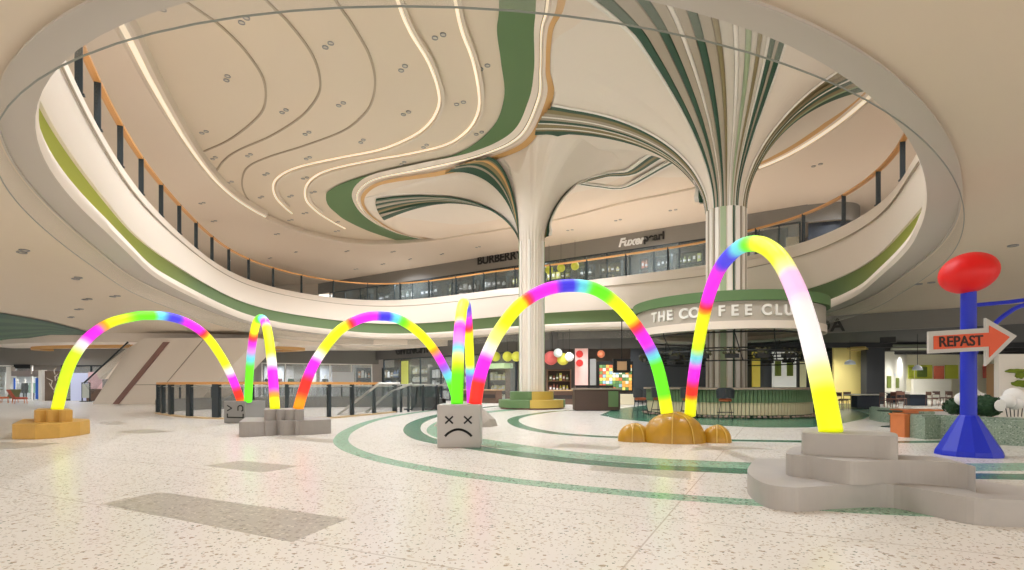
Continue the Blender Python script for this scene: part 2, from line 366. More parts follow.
# ---------------- tree columns
COLS=[dict(c=(1.1,30.0),r=.70,R=5.5,zs=9.0,V=4.92),dict(c=(9.5,24.0),r=.84,R=8.0,zs=9.0,V=4.92)]
REACH=[[(0,5.5),(60,5.5),(95,10),(115,13),(149,14),(155,5.5),(160,3.4),(170,1.9),(185,1.15),(262,1.15),(275,2.2),(292,4.6),(310,5.5),(360,5.5)],[(0,5.5),(30,5.5),(60,8),(130,8),(145,9.5),(185,9.5),(200,8.6),(215,8),(285,8),(330,5.5),(360,5.5)]]
def RC(ci,ang):
    a=math.degrees(ang)%360; T=REACH[ci]
    for i in range(len(T)-1):
        if T[i][0]<=a<=T[i+1][0]:
            u=(a-T[i][0])/(T[i+1][0]-T[i][0]); u=u*u*(3-2*u); return T[i][1]*(1-u)+T[i+1][1]*u
    return 5
_cl={}
def cl(ci,ang):
    key=(ci,round(math.degrees(ang)*2)%720)
    if key in _cl: return _cl[key]
    c=COLS[ci]['c']; dx,dy=math.cos(ang),math.sin(ang); best=99
    for i in range(len(vb)-1):
        ax,ay=vb[i][0]-c[0],vb[i][1]-c[1]; ex,ey=vb[i+1][0]-vb[i][0],vb[i+1][1]-vb[i][1]; det=dx*ey-dy*ex
        if abs(det)<1e-9: continue
        t_=(ax*ey-ay*ex)/det; u_=(ax*dy-ay*dx)/det
        if t_>0 and -1e-6<=u_<=1+1e-6: best=min(best,t_)
    _cl[key]=best-.03 if best<99 else 99; return _cl[key]
def fun(ci,th,ang=None):
    q=COLS[ci]; R=q['R'] if ang is None else RC(ci,ang); return q['r']+R*(1-math.cos(th)), q['zs']+q['V']*math.sin(th)
def H(ci,x,y):
    q=COLS[ci]; d=math.hypot(x-q['c'][0],y-q['c'][1])-q['r']; R=RC(ci,math.atan2(y-q['c'][1],x-q['c'][0]))
    if d<=0: return 0
    if d>=R: return q['zs']+q['V']
    return q['zs']+q['V']*math.sqrt(max(0,1-(1-d/R)**2))
def flute(prof,c,n,depth,name,mt,parent):
    vs=[];fs=[];m_=n*4
    for r,z,dp in prof:
        for k in range(m_):
            a=2*PI*k/m_; rr=(r if not isinstance(r,float) or r>=0 else 0); rr=(fun(ci,-r,a)[0] if r<0 else r)-(depth*dp if (k%4) in(1,2) else 0); k_=cl(CI,a); zz_=z; rr=min(rr,k_); vs.append((c[0]+rr*math.cos(a),c[1]+rr*math.sin(a),zz_))
    for i in range(len(prof)-1):
        for k in range(m_): fs.append((i*m_+k,i*m_+(k+1)%m_,(i+1)*m_+(k+1)%m_,(i+1)*m_+k))
    mb=MB().add(vs,fs); return mb.build(name,mt,parent,world=True)
for ci,q in enumerate(COLS):
    prof=[(q['r'],0,1),(q['r'],9.0,1)]+[(-math.radians(a),fun(ci,math.radians(a))[1],max(0,1-a/14)) for a in range(2,91,2)]
    CI=ci; o=flute(prof,q['c'],24,.035,'column',COLW if 0 else mat('column_plaster',(232,220,205),.5),None); struct(o); o.name='wall_column'
def fan(ci,near,end,r0,r1,cols,parent=None,down=None):
    """radial ribbed stripes on the flare: angles near[] at the shaft to end[] at the rim; r0/r1 end radius at each side"""
    q=COLS[ci]; n=len(cols)
    for i,(mt,w) in enumerate(cols):
        tot=sum(x[1] for x in cols); s0=sum(x[1] for x in cols[:i])/tot; s1=s0+w/tot
        rings=[]; M=44
        def P(t,s,off,rend):
            # t in 0..1 along
            thmax=PI/2; 
            A0=math.radians(end[0]*(1-s)+end[1]*s); RR_=RC(ci,A0)
            if rend<=q['r']+RR_: thm=math.acos(1-(rend-q['r'])/RR_); th=t*thm; r,z=fun(ci,th,A0)
            else:
                ex=(rend-q['r']-RR_); tt=t*1.0; cut=.72
                if tt<cut: r,z=fun(ci,PI/2*tt/cut,A0)
                else: r=q['r']+RR_+ex*(tt-cut)/(1-cut); z=q['zs']+q['V']
            e=min(1,max(0,(r-q['r']))/6.0); e=e**.8
            a=math.radians((near[0]*(1-s)+near[1]*s)*(1-e)+(end[0]*(1-s)+end[1]*s)*e)
            x,y=q['c'][0]+r*math.cos(a),q['c'][1]+r*math.sin(a)
            z=min(z,H(ci,x,y) or z)
            z2=H(1-ci,x,y)
            if 0<z2<z: z=z2
            nr=off*math.cos(min(PI/2,t*PI/2)); nz=off*math.sin(min(PI/2,t*PI/2)+.2)
            return (x+nr*math.cos(a),y+nr*math.sin(a),z-nz)
        sub=[(s0,.0),(s0+.06*(s1-s0),.05),(s0+.5*(s1-s0),.08),(s1-.06*(s1-s0),.05),(s1,.0)]
        for s,of in sub:
            rend=r0*(1-s)+r1*s; rings.append([P(j/M,s,(of+.02)*(.25+.75*min(1,j/9)),rend) for j in range(M+1)])
        m=MB(); m.band(rings,closed=False)
        if down:
            pass
        struct(m.build('trim_13',mt,smooth=True))
        if down:
            a0=math.radians(near[0]*(1-s0)+near[1]*s0); a1=math.radians(near[0]*(1-s1)+near[1]*s1); rr=q['r']+.02
            m=MB(); c=q['c']; m.band([[(c[0]+(rr+o)*math.cos(a),c[1]+(rr+o)*math.sin(a),z) for z in (down,9.0)] for a,o in((a0,0),(a0+.1*(a1-a0),.03),(a1-.1*(a1-a0),.03),(a1,0))],closed=False)
            struct(m.build('trim_14',mt,smooth=True))
D,W_,O_,T_,G_,LG=DGREEN,COLW,OLIVE,TAUPE,GOLD,LGREEN
fan(1,(212,286),(222,267),9.6,9.6,[(W_,.5),(D,1.1),(T_,1.6),(D,1),(T_,1.2),(W_,.5),(T_,1.2),(D,1),(T_,1.4),(OLIVE,.7),(mat('pale_taupe',(206,198,184),.55),1.6),(W_,.6),(mat('pale_taupe',(0,0,0)),.9),(LG,.8),(MATS['pale_taupe'],.8),(O_,.6),(MATS['pale_taupe'],.7),(W_,.4),(D,.8),(T_,.5),(D,.9),(W_,.4)],down=None)
fan(1,(300,350),(321,350),6.4,6.4,[(W_,.2),(O_,1.2),(W_,.15),(T_,.7),(O_,1),(D,.5),(W_,.3),(D,1),(O_,1),(LG,.4),(D,1.3)])
fan(1,(191,157),(181,160),7.7,8.9,[(W_,.3),(D,.9),(O_,1),(T_,.8),(W_,.3),(T_,.7),(D,.7),(W_,.2),(O_,1.2),(W_,.2),(O_,.6),(D,1)])
fan(0,(126,160),(134,148.5),15.6,12.0,[(D,1),(T_,.8),(D,.5),(O_,.7),(D,.6),(T_,.9),(D,.7),(T_,.8),(D,.8)])
fan(0,(162,190),(157,174),5.5,2.5,[(D,1),(T_,.6),(D,.5),(O_,.6),(G_,.5),(O_,.6),(D,1)])
# column 2: vertical painted stripes on the shaft
pal=[(W_,6),(T_,5),(W_,7),(MATS['pale_taupe'],6),(D,2),(W_,4)]
q=COLS[1]; a=180
stripes=[(180,188,W_),(190,196,T_),(198,208,W_),(210,216,T_),(218,230,W_),(233,250,LG),(253,266,W_),(268,273,D),(275,290,W_),(292,298,T_),(300,312,W_),(315,322,T_),(325,340,W_),(343,350,LG)]
for a0,a1,mt in stripes:
    m=MB(); rr=q['r']; m.band([[(q['c'][0]+(rr+o)*math.cos(math.radians(x)),q['c'][1]+(rr+o)*math.sin(math.radians(x)),z) for z in (0.05,9.0)] for x,o in((a0,-.02),(a0+1,.04),(a1-1,.04),(a1,-.02))],closed=False)
    struct(m.build('trim_14',mt))
q=COLS[0]
for a0,a1,mt in [(186,192,LG),(340,346,LG),(200,215,W_),(320,336,W_),(250,262,W_)]:
    m=MB(); rr=q['r']; m.band([[(q['c'][0]+(rr+o)*math.cos(math.radians(x)),q['c'][1]+(rr+o)*math.sin(math.radians(x)),z) for z in (0.9,9.2)] for x,o in((a0,-.02),(a0+1,.03),(a1-1,.03),(a1,-.02))],closed=False)
    struct(m.build('trim_14',mt))
# linking bands between the columns, on the underside of the vault
def drape(path,w,off,dz):
    n=len(path); r=[[],[],[],[]]
    def hz(x,y,z):
        a=H(0,x,y) or 99; b_=H(1,x,y) or 99; v=min(a,b_)
        return (v if v<90 else z)
    Z=[[],[]]; E=[]
    for i,p in enumerate(path):
        a=path[max(i-1,0)]; b_=path[min(i+1,n-1)]; d=Vector((b_[0]-a[0],b_[1]-a[1],0)); d.normalize(); nn=Vector((-d.y,d.x,0))
        e=[(p[0]+nn.x*(off+q*w/2),p[1]+nn.y*(off+q*w/2)) for q in(-1,1)]
        zc=p[2]; zs_=[zc if zc<12.4 else min(13.93,hz(x,y,zc))-dz for x,y in e]
        E.append(e); Z[0].append(zs_[0]); Z[1].append(zs_[1])
    for _ in range(10): Z=[[q[0]]+[(q[i-1]+2*q[i]+q[i+1])/4 for i in range(1,n-1)]+[q[-1]] for q in Z]
    for i in range(n):
        e=E[i]; zs_=(Z[0][i],Z[1][i]); r[0].append((*e[0],zs_[0])); r[1].append((*e[1],zs_[1])); r[2].append((*e[1],zs_[1]+.1)); r[3].append((*e[0],zs_[0]+.1))
    m=MB(); m.band(r+[r[0]],closed=False); return m
def link_band(a0,a0e,c0r,mids,a1s,a1,w,cols):
    pts=[]
    q=COLS[0]
    for j in range(7):
        u=j/6; r=q['r']+.03+(c0r-q['r'])*u**2; z=H(0,q['c'][0]+r,q['c'][1]) or 9; aa=math.radians(a0+(a0e-a0)*u)
        pts.append((q['c'][0]+r*math.cos(aa),q['c'][1]+r*math.sin(aa),max(9,z)-.05))
    for x,y in mids:
        pts.append((x,y,min(H(0,x,y) or 14,H(1,x,y) or 14)-.05))
    q=COLS[1]
    for j in range(8):
        u=1-j/7; r=q['r']+.03+(4.2-q['r'])*u**2; z=H(1,q['c'][0]+r,q['c'][1]); aa=math.radians(a1+(a1s-a1)*u)
        pts.append((q['c'][0]+r*math.cos(aa),q['c'][1]+r*math.sin(aa),max(9,z)-.05))
    path=catmull(pts,5); n=len(cols)
    for i,mt in enumerate(cols):
        m=drape(path,w/n*.98,(i-(n-1)/2)*w/n,.07); struct(m.build('trim_15',mt,smooth=True))
link_band(-14,30,3.6,[(5.6,31.9),(7.0,31.6)],118,166,1.0,[COLW,DGREEN,OLIVE,DGREEN,COLW])
link_band(-6,42,3.9,[(5.4,34.0),(7.3,34.0)],100,158,.5,[COLW,DGREEN,COLW])
# ---------------- twin downlights
rm=MB().lathe([(.085,0),(.12,0),(.12,-.03),(.085,-.03),(.085,0)],(0,0,0),14,caps=False).mesh('lamp_ring')
bmh=MB().lathe([(.0,-.012),(.085,-.012)],(0,0,0),12,caps=False).mesh('lamp_lens')
DLP=[(163,6),(244,20),(227,78),(204,132),(214,158),(249,155),(230,182),(328,45),(403,68),(439,36),(484,67),(460,103),(284,111),(341,104),(406,113),(362,141),(425,146),(479,133),(307,133),(308,158),(358,164),(403,163),(266,174),(305,178),(261,197),(290.5,196),(313,192),(305,213),(290.5,220),(337,222),(337,231)]
DLG=[(277,234),(296,252),(347,251),(393,251.6),(270,258),(356,269),(383,264),(410,259),(442,254),(478,247),(570,230),(618,220),(673,210),(817,165),(202,203),(214,221)]
DLF=[(23,251),(77,278),(87,299),(79,309),(115,296),(71,317),(925,283),(1023,244)]
def downlights(lst,z,label,group):
    for i,(x,y) in enumerate(lst):
        X,Y=PZ(x,y,z); t=empty('twin_downlight',(X,Y,z),label,'ceiling light',group,rz=math.radians(random.choice([-40,-55,-30])))
        
        for dx in(-.19,.19):
            link('lamp_ring',rm,mat('downlight_grey',(150,148,146),.5),t).location=(dx,0,0); link('lamp_lens',bmh,mat('lens',(204,194,180),.4),t).location=(dx,0,0)
downlights(DLP,14.245,'small twin round downlight recessed in the contoured atrium ceiling','downlights in the contoured atrium ceiling')
downlights(DLG,13.845,'small twin round downlight in the ceiling over the upper gallery','downlights over the upper gallery')
downlights(DLF,4.995,'small twin round downlight in the low ground floor ceiling','downlights in the ground floor ceiling')
# ---------------- floor
struct(MB().add([(-75,-14,0),(75,-14,0),(75,85,0),(-75,85,0)],[(0,1,2,3)]).build('floor',FLOOR))
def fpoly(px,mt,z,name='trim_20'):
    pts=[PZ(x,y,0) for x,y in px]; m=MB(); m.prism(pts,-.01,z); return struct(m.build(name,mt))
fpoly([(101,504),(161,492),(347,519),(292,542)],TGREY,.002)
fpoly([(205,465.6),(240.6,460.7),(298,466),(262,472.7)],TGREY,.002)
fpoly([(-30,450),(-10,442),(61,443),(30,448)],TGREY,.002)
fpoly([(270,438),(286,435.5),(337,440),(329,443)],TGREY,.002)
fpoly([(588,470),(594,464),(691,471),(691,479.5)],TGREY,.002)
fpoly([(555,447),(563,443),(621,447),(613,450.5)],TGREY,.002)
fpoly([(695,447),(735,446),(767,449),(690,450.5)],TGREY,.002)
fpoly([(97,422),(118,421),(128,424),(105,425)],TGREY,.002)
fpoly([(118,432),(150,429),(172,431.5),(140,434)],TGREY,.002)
def inlay(px,w,mt,z,closed=False,name='trim_21'):
    pts=[(*PZ(x,y,0),0) for x,y in px]; p=catmull(pts,10,closed); m=ribbon(p,w,z=-.01,thick=.01+z,closed=closed); return struct(m.build(name,mt))
inlay([(545,398.5),(500,402),(460,406),(434,410),(400,415),(372,421),(350,430),(341,439),(346,447),(365,455),(401,464),(463,474.5),(545,484.5),(627,493),(709,499.5),(790,505),(860,510),(960,514),(1100,518)],.34,TGRN,.003)
dk1=[(520,404),(470,409),(436,416),(418,422),(412,429),(418,436),(436,441.5),(481,448.5),(545,457.5),(627,465.5),(750,471.5),(850,474.5),(1000,476.5),(1150,478)]
inlay(dk1,.5,TDGRN,.003)
inlay([(520,409),(480,413),(452,420),(440,428),(448,436),(481,441.5),(545,451.5),(627,459.5),(750,465.8),(850,468),(1000,467),(1150,466)],.75,TGRN,.004)
inlay([(600,409.5),(560,411),(531,414.5),(514,419),(518,425),(538,430.5),(569,434.5),(622,437.5),(680,439.5),(740,440.5),(801,441.5),(900,442),(1010,441)],.42,TDGRN,.003)
fpoly([(600,415),(615,409),(650,405),(860,404),(880,411),(863,419),(835,425),(808,427.5),(760,427.5),(705,425),(650,422),(615,418.5)],TDGRN,.003)
fpoly([(868,414),(884,411),(873,409),(856,410)],TGRN,.005)
# ---------------- storefront helper on wall lines
def wallpt(px,seg,off=0):
    (x0,y0),(x1,y1)=seg; dx,dy=x1-x0,y1-y0; L=math.hypot(dx,dy); nx,ny=dy/L,-dx/L   # towards camera normal
    if ny>0: nx,ny=-nx,-ny
    x0+=nx*off;y0+=ny*off; k=(px-512)/F     # x=k*y ; x0+s dx = k (y0+s dy)
    s=(k*y0-x0)/(dx-k*dy); return x0+s*dx,y0+s*dy
def wbox(px0,py0,px1,py1,seg,name,mt,parent=None,off=0,th=.12,label=None,cat=None,group=None,kind=None,z0=None,z1=None,bevel=0):
    a=wallpt(px0,seg,off); b=wallpt(px1,seg,off); Ym=(a[1]+b[1])/2; zt=EYE+(H0-py0)/F*Ym if z1 is None else z1; zb=EYE+(H0-py1)/F*Ym if z0 is None else z0
    rz=math.atan2(b[1]-a[1],b[0]-a[0]); c=((a[0]+b[0])/2,Ym,(zt+zb)/2); L=math.dist(a,b)
    if parent is None and kind!='structure':
        m=MB().box((0,0,0),(L,th,abs(zt-zb))); o=m.build(name,mt,None,bevel=bevel); o.location=c; o.rotation_euler=(0,0,rz)
    else:
        m=MB().box(c,(L,th,abs(zt-zb)),rz); o=m.build(name,mt,parent,world=True)
    if kind: o['kind']=kind
    return tag(o,label,cat,group)
S1=((-50,45),(-22,45)); S2=((-24,49),(-13.2,53.4)); S3=((-13.2,52.6),(2.8,37)); S4=((2.8,37),(9,36)); S5=((13,32.2),(27,21.8)); U1=((-24,67),(16,40.7))
def wall_run(seg,z0,z1,name,mt,off=0,th=.2):
    (x0,y0),(x1,y1)=seg; L=math.hypot(x1-x0,y1-y0); rz=math.atan2(y1-y0,x1-x0); nx,ny=(y1-y0)/L,-(x1-x0)/L
    m=MB().box(((x0+x1)/2+nx*off,(y0+y1)/2+ny*off,(z0+z1)/2),(L,th,z1-z0),rz); return struct(m.build(name,mt))
# shells behind the shops
wall_run(((-60,52),(-20,52)),0,5,'wall_back_left',mat('shop_back_light',(196,190,184),.8))
wall_run(((-26,60),(-12,65)),0,5,'wall_back_left',mat('shop_back_light',(0,0,0)))
wall_run(((-13,60),(12,44)),0,5,'wall_back',mat('shop_back_dark',(104,94,86),.8))
wall_run(((-60,10),(-60,52)),0,5,'wall_left',CREAM)
wall_run(((-24.4,45),(-24.4,48.8)),0,5,'wall_divider',DFASC)
wall_run(((12,60),(60,60)),0,5,'wall_back_right',mat('back_right',(214,206,170),.8))
wall_run(((12,44),(12,60)),0,5,'wall_divider',INDK)
wall_run(((46,8),(46,60)),0,5,'wall_right',CREAM)
wall_run(S1,2.95,5,'wall_fascia_left',DFASC); wall_run(S2,3.35,5,'wall_fascia_left',mat('grey_fascia',(120,118,112),.6))
wall_run(S3,3.75,5,'wall_fascia_middle',DFASC2); wall_run(S4,3.75,5,'wall_fascia_middle',DFASC2); wall_run(((9,36),(13,32.2)),3.75,5,'wall_fascia_middle',DFASC2)
wall_run(S5,4.1,5,'wall_fascia_right',DFASC); wall_run(((27,21.8),(46,8)),4.1,5,'wall_fascia_right',DFASC)
wall_run(U1,12.55,13.85,'wall_upper_fascia',DFASC); wall_run(((16,40.7),(20.6,37.6)),12.65,13.85,'wall_upper_fascia',DFASC)
m=MB(); pth=catmull([(20.6,37.6,0),(22.4,37.0,0),(23.8,37.3,0),(24.8,38.6,0),(25,41,0),(25,50,0)],6)
m.band([[(p.x,p.y,12.65) for p in pth],[(p.x,p.y,13.85) for p in pth]],closed=False); struct(m.build('wall_upper_fascia',DFASC,smooth=True))
m=MB(); m.band([[(p.x+.3,p.y+.5,8.3) for p in pth],[(p.x+.3,p.y+.5,12.7) for p in pth]],closed=False); struct(m.build('wall_upper_shop',NAVY,smooth=True))
wall_run(((-24,73),(22,43)),8.3,13.85,'wall_upper_back',mat('upper_back',(70,66,64),.8),th=.3)
wall_run(((-33,0),(-33,70)),8.3,13.85,'wall_upper_left',CREAM); wall_run(((-33,69),(-24,67)),8.3,13.85,'wall_upper_left',CREAM)
wall_run(((38,0),(38,60)),8.3,13.85,'wall_upper_right',CREAM); wall_run(((25,50),(38,50)),8.3,13.85,'wall_upper_right',CREAM)
# door frames / mullions as structure, glass panes
def window(seg,pa,pb,z0,z1,n=3,mt=DARK,gl=GL):
    a=Vector((*wallpt(pa,seg),0)); b=Vector((*wallpt(pb,seg),0)); rz=math.atan2(b.y-a.y,b.x-a.x)
    m=MB()
    for i in range(n+1):
        p=a.lerp(b,i/n); m.box((p.x,p.y,(z0+z1)/2),(.09,.12,z1-z0),rz)
    c=(a+b)/2; L=(b-a).length
    m.box((c.x,c.y,z0+.06),(L,.12,.12),rz); m.box((c.x,c.y,z1-.05),(L,.12,.1),rz)
    fr=struct(m.build('window_1',mt)); g=MB().box((c.x,c.y,(z0+z1)/2),(L,.02,z1-z0-.1),rz).build('glass_pane',gl,fr)
window(S1,-30,32,0,2.95,3,WHITEM); window(S1,62,150,0,2.95,3,DARK)
window(S2,262,372,0,3.35,5,WHITEM); window(S3,384,516,0,3.75,6,DARK)
window(U1,330,520,8.3,12.55,10,DARK); window(U1,545,706,8.3,12.55,7,DARK)
window(((16,40.2),(20.6,37.1)),740,800,8.3,12.65,3,DARK)
# ---- text
def text(s,size,loc,rot,mt,parent=None,ext=.02,name='lettering',bold=0,sx=1,align='CENTER',shear=0):
    cu=bpy.data.curves.new(name,'FONT'); cu.body=s; cu.size=size; cu.extrude=ext; cu.align_x=align; cu.align_y='CENTER'; cu.offset=bold; cu.shear=shear
    cu.materials.append(mt); o=bpy.data.objects.new(name,cu); C.objects.link(o); o.location=loc; o.rotation_euler=rot; o.scale=(sx,1,1)
    me=bpy.data.meshes.new_from_object(o); cu.name='x'; o2=bpy.data.objects.new(name,me); C.objects.link(o2); o2.location=loc; o2.rotation_euler=rot; o2.scale=(sx,1,1)
    bpy.data.objects.remove(o); o2.name=name
    if parent is not None: o2.parent=parent
    return o2
def fascia_text(s,px,py,seg,h,mt,label,sx=1,bold=0,off=.16,shear=0,align='CENTER'):
    x,y=wallpt(px,seg,off); z=EYE+(H0-py)/F*y; (x0,y0),(x1,y1)=seg; o=text(s,h,(x,y,z),(PI/2,0,math.atan2(y1-y0,x1-x0)),mt,None,.04,'shop_sign',bold,sx,align,shear)
    return tag(o,label,'shop sign')
fascia_text('GIVENCHY',412,350,S3,1.05,BLACK,'black capital letters on the charcoal fascia above the far shop left of the tall tubes',bold=.03)
fascia_text('BURBERRY',499,258,U1,1.1,BLACK,'black shop lettering on the upper gallery fascia left of the slim column',bold=.03)
fascia_text('Fuxer',631,241.5,U1,.95,SHOPW,'white slanted shop lettering on the upper gallery fascia between the two columns',bold=.03,shear=.3)
fascia_text('pearl',654,237,U1,.85,BLACK,'black shop lettering beside the white lettering on the upper gallery fascia',bold=.03)
fascia_text('PRADA',812,327,S5,.95,mat('sign_dark',(58,54,50),.6),'dark capital letters on the grey fascia right of the round bar sign',bold=.02,off=.14)
tag(wbox(14,371,-4,371,S1,'x',BLACK),'x','x') if 0 else None
wbox(14,364.5,30,368.5,S1,'vent_grille',BLACK,label='black slot grille on the fascia over the far left shop',cat='vent',off=.15,th=.06)
# ---- left shop contents
def shelf_unit(px0,px1,seg,z1,rows,label,group,off,frame=DARK,pals=None,cat='display shelf',ncol=5,z0=0,back=INDK,dep=.5):
    a=Vector((*wallpt(px0,seg,off),0)); b=Vector((*wallpt(px1,seg,off),0)); c=(a+b)/2; L=(b-a).length; rz=math.atan2(b.y-a.y,b.x-a.x)
    t=empty('display_shelf',(c.x,c.y,z0),label,cat,group,rz=rz); h=z1-z0
    MB().box((-L/2+.03,0,h/2),(.06,dep,h)).box((L/2-.03,0,h/2),(.06,dep,h)).build('side_panel',frame,t)
    MB().box((0,dep/2-.02,h/2),(L-.1,.03,h)).build('back_panel',back,t)
    for i in range(rows+1): MB().box((0,-.01,.06+(h-.12)*i/rows),(L-.12,dep-.06,.05)).build('shelf',frame,t)
    pals=pals or [(206,196,90),(226,220,200),(120,140,90),(210,120,90)]
    ca,sa=math.cos(rz),math.sin(rz)
    for i in range(rows):
        for j in range(ncol):
            w=(L-.3)/ncol; x=-L/2+.15+w*(j+.5); zb=.085+(h-.12)*i/rows; hh=(h/rows-.1)*random.uniform(.5,.85); col=random.choice(pals)
            m=MB(); kind=random.random()
            if kind<.5: m.box((0,0,hh/2),(w*.72,.22,hh)); m.box((0,-.115,hh*.55),(w*.5,.01,hh*.4),mi=1)
            else: r=min(w*.32,.16); m.lathe([(r*.8,0),(r,hh*.1),(r,hh*.65),(r*.45,hh*.85),(r*.45,hh)],(0,0,0),10); m.lathe([(r*1.01,hh*.25),(r*1.01,hh*.5)],(0,0,0),10,mi=1,caps=False)
            g=m.build('packaged_product',[mat('goods_%d_%d_%d'%col,col,.5),SHOPW]); g.location=(c.x+ca*x+sa*.05,c.y+sa*x-ca*.05,z0+zb+.003); g.rotation_euler=(0,0,rz)
            tag(g,'goods on the '+label,'product','goods on the '+label)
shelf_unit(-4,8,S1,2.4,3,'shelf rack of pale goods in the far left shop window',None,-1.2,WHITEM,[(200,190,170),(230,226,216),(160,150,130)],ncol=3,back=WHITEM)
# white framed portal shop
t=empty('shop_portal',(wallpt(27,S1)[0],44.6,0),'white framed shop entrance with blue side panel in the far left storefront','shop entrance')
wbox(9,367,13.5,401,S1,'jamb',WHITEM,t,off=.3,th=.5); wbox(41,370,44.5,401,S1,'jamb',WHITEM,t,off=.3,th=.5)
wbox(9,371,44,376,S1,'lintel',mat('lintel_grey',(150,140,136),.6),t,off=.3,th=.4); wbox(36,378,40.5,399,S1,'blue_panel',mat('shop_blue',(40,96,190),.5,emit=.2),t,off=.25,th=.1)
wbox(12.6,378,15,399,S1,'blue_panel',mat('shop_blue',(0,0,0)),t,off=.25,th=.1)
wbox(15,377,36,402,S1,'backdrop',SHOPW,t,off=-2.5,th=.1); wbox(31,368,32,374,S1,'emblem',WHITEM,t,off=.52,th=.03)
def mannequin(x,y,z,label,col,h=1.75,sc=1,group=None,rz=0):
    t=empty('mannequin',(x,y,z),label,'mannequin',group,rz)
    MB().lathe([(0,1.75),(.06,1.73),(.09,1.66),(.095,1.6),(.06,1.52),(.05,1.48),(.06,1.45),(.18,1.42),(.2,1.3),(.16,1.1),(.17,.95)],(0,0,0),12,caps=False).build('torso',mat('mannequin_skin',(226,220,210),.5),t,smooth=True)
    MB().lathe([(.205,1.4),(.215,1.3),(.175,1.1),(.2,.92),(.27,.6)],(0,0,0),14,caps=False).build('garment',mat('cloth_%d_%d_%d'%col,col,.8),t,smooth=True)
    for s in(-1,1):
        MB().tube([(s*.2,0,1.4),(s*.26,0,1.15),(s*.25,-.05,.85)],[.05,.04,.03],8).build('arm',mat('cloth_%d_%d_%d'%col,col,.8),t,smooth=True)
        MB().tube([(s*.09,0,.9),(s*.1,0,.45),(s*.1,0,.06),(s*.1,-.12,.03)],[.08,.055,.04,.035],8).build('leg',mat('trouser',(60,60,66),.8),t,smooth=True)
    MB().lathe([(.3,0),(.3,.025)],(0,0,0),16).build('base',STEEL,t); t.scale=(sc,sc,sc)
for px,cc,lb in [(17.5,(200,200,196),'pale dressed mannequin left of the dark one inside the white framed shop'),(25,(46,44,44),'dark dressed mannequin in the middle of the white framed shop'),(32.5,(140,170,150),'green dressed mannequin beside the blue panel in the white framed shop')]:
    x,y=wallpt(px,S1,-1.2); mannequin(x,y,0,lb,cc,sc=1.05)
# brown feature wall with plant silhouettes
t=empty('feature_panel',(wallpt(56,S1)[0],44.7,0),'brown display panel with pale blossom branches beside the far left arch','display panel')
wbox(45.5,371,62,401,S1,'panel',mat('panel_brown',(118,100,84),.7,noise=.2,nscale=3),t,off=.2,th=.15)
m=MB()
for i in range(9):
    x,y=wallpt(random.uniform(47,61),S1,.33); z=random.uniform(.6,2.4)
    m.tube([(x,y,z),(x+random.uniform(-.3,.3),y,z+.35),(x+random.uniform(-.4,.4),y-.02,z+.6)],[.03,.05,.01],6)
m.build('branch',mat('blossom',(206,196,178),.7),t,smooth=True,world=True)
wbox(71,373,88,399,S1,'backlit_screen',mat('screen_lilac',(178,182,206),.5,emit=.35),off=.2,th=.12,z0=0,label='pale lilac backlit wall screen in the far left storefront',cat='screen',bevel=.02)
wbox(88.5,372,102,388,S1,'poster',mat('poster_pink',(206,170,172),.5,noise=.4,nscale=1.2,emit=.15),off=.5,th=.1,z0=.98,label='pink and white poster beside the lilac screen',cat='poster',bevel=.02)  # slight glow added to the poster colour, no lamp in it
wbox(89,389,103,401,S1,'display_counter',mat('counter_brown',(108,84,70),.6),off=.5,th=.6,z0=0,z1=.97,label='low brown display counter beneath the pink poster',cat='counter',bevel=.03)
t=empty('information_stand',(wallpt(86,S1,3)[0],wallpt(86,S1,3)[1],0),'small standing sign board with dark frame near the sloping slab','sign stand')
MB().box((0,0,.85),(.55,.06,1.1)).build('board',mat('board_pale',(196,200,190),.4),t); m=MB().box((-.3,0,.75),(.05,.08,1.5)).box((.3,0,.75),(.05,.08,1.5)).box((0,0,1.48),(.65,.08,.05)).build('frame',DARK,t); MB().box((0,0,.03),(.7,.4,.06)).build('base',DARK,t)
# lounge chairs far left
def lounge(x,y,rz,label,col):
    t=empty('lounge_chair',(x,y,0),label,'chair',None,rz); mt=mat('cloth_%d_%d_%d'%col,col,.8)
    MB().box((0,0,.38),(.7,.7,.14)).build('seat',mt,t,bevel=.04)
    m=MB(); m.add([(-.35,.28,.42),(.35,.28,.42),(.35,.58,1.0),(-.35,.58,1.0),(-.35,.38,.42),(.35,.38,.42),(.35,.68,.98),(-.35,.68,.98)],[(0,1,2,3),(4,7,6,5),(0,4,5,1),(3,2,6,7),(0,3,7,4),(1,5,6,2)]); m.build('backrest',mt,t,bevel=.03)
    for a in(-.3,.3):
        for b in(-.28,.3): MB().tube([(a,b,.34),(a*1.1,b*1.15,0)],.022,6).build('leg',ORW,t)
for px,py,rz,lb,cc in [(0,403,PI/2,'orange lounge chair at the far left edge of the hall',(196,110,70)),(10,402.6,-PI/2-.3,'green and orange lounge chair facing the one at the far left edge',(120,120,84)),(20,403.6,PI*.8,'red brown lounge chair nearest the white framed shop',(176,84,60))]:
    x,y=PZ(px,py); lounge(x,y,rz,lb,cc)
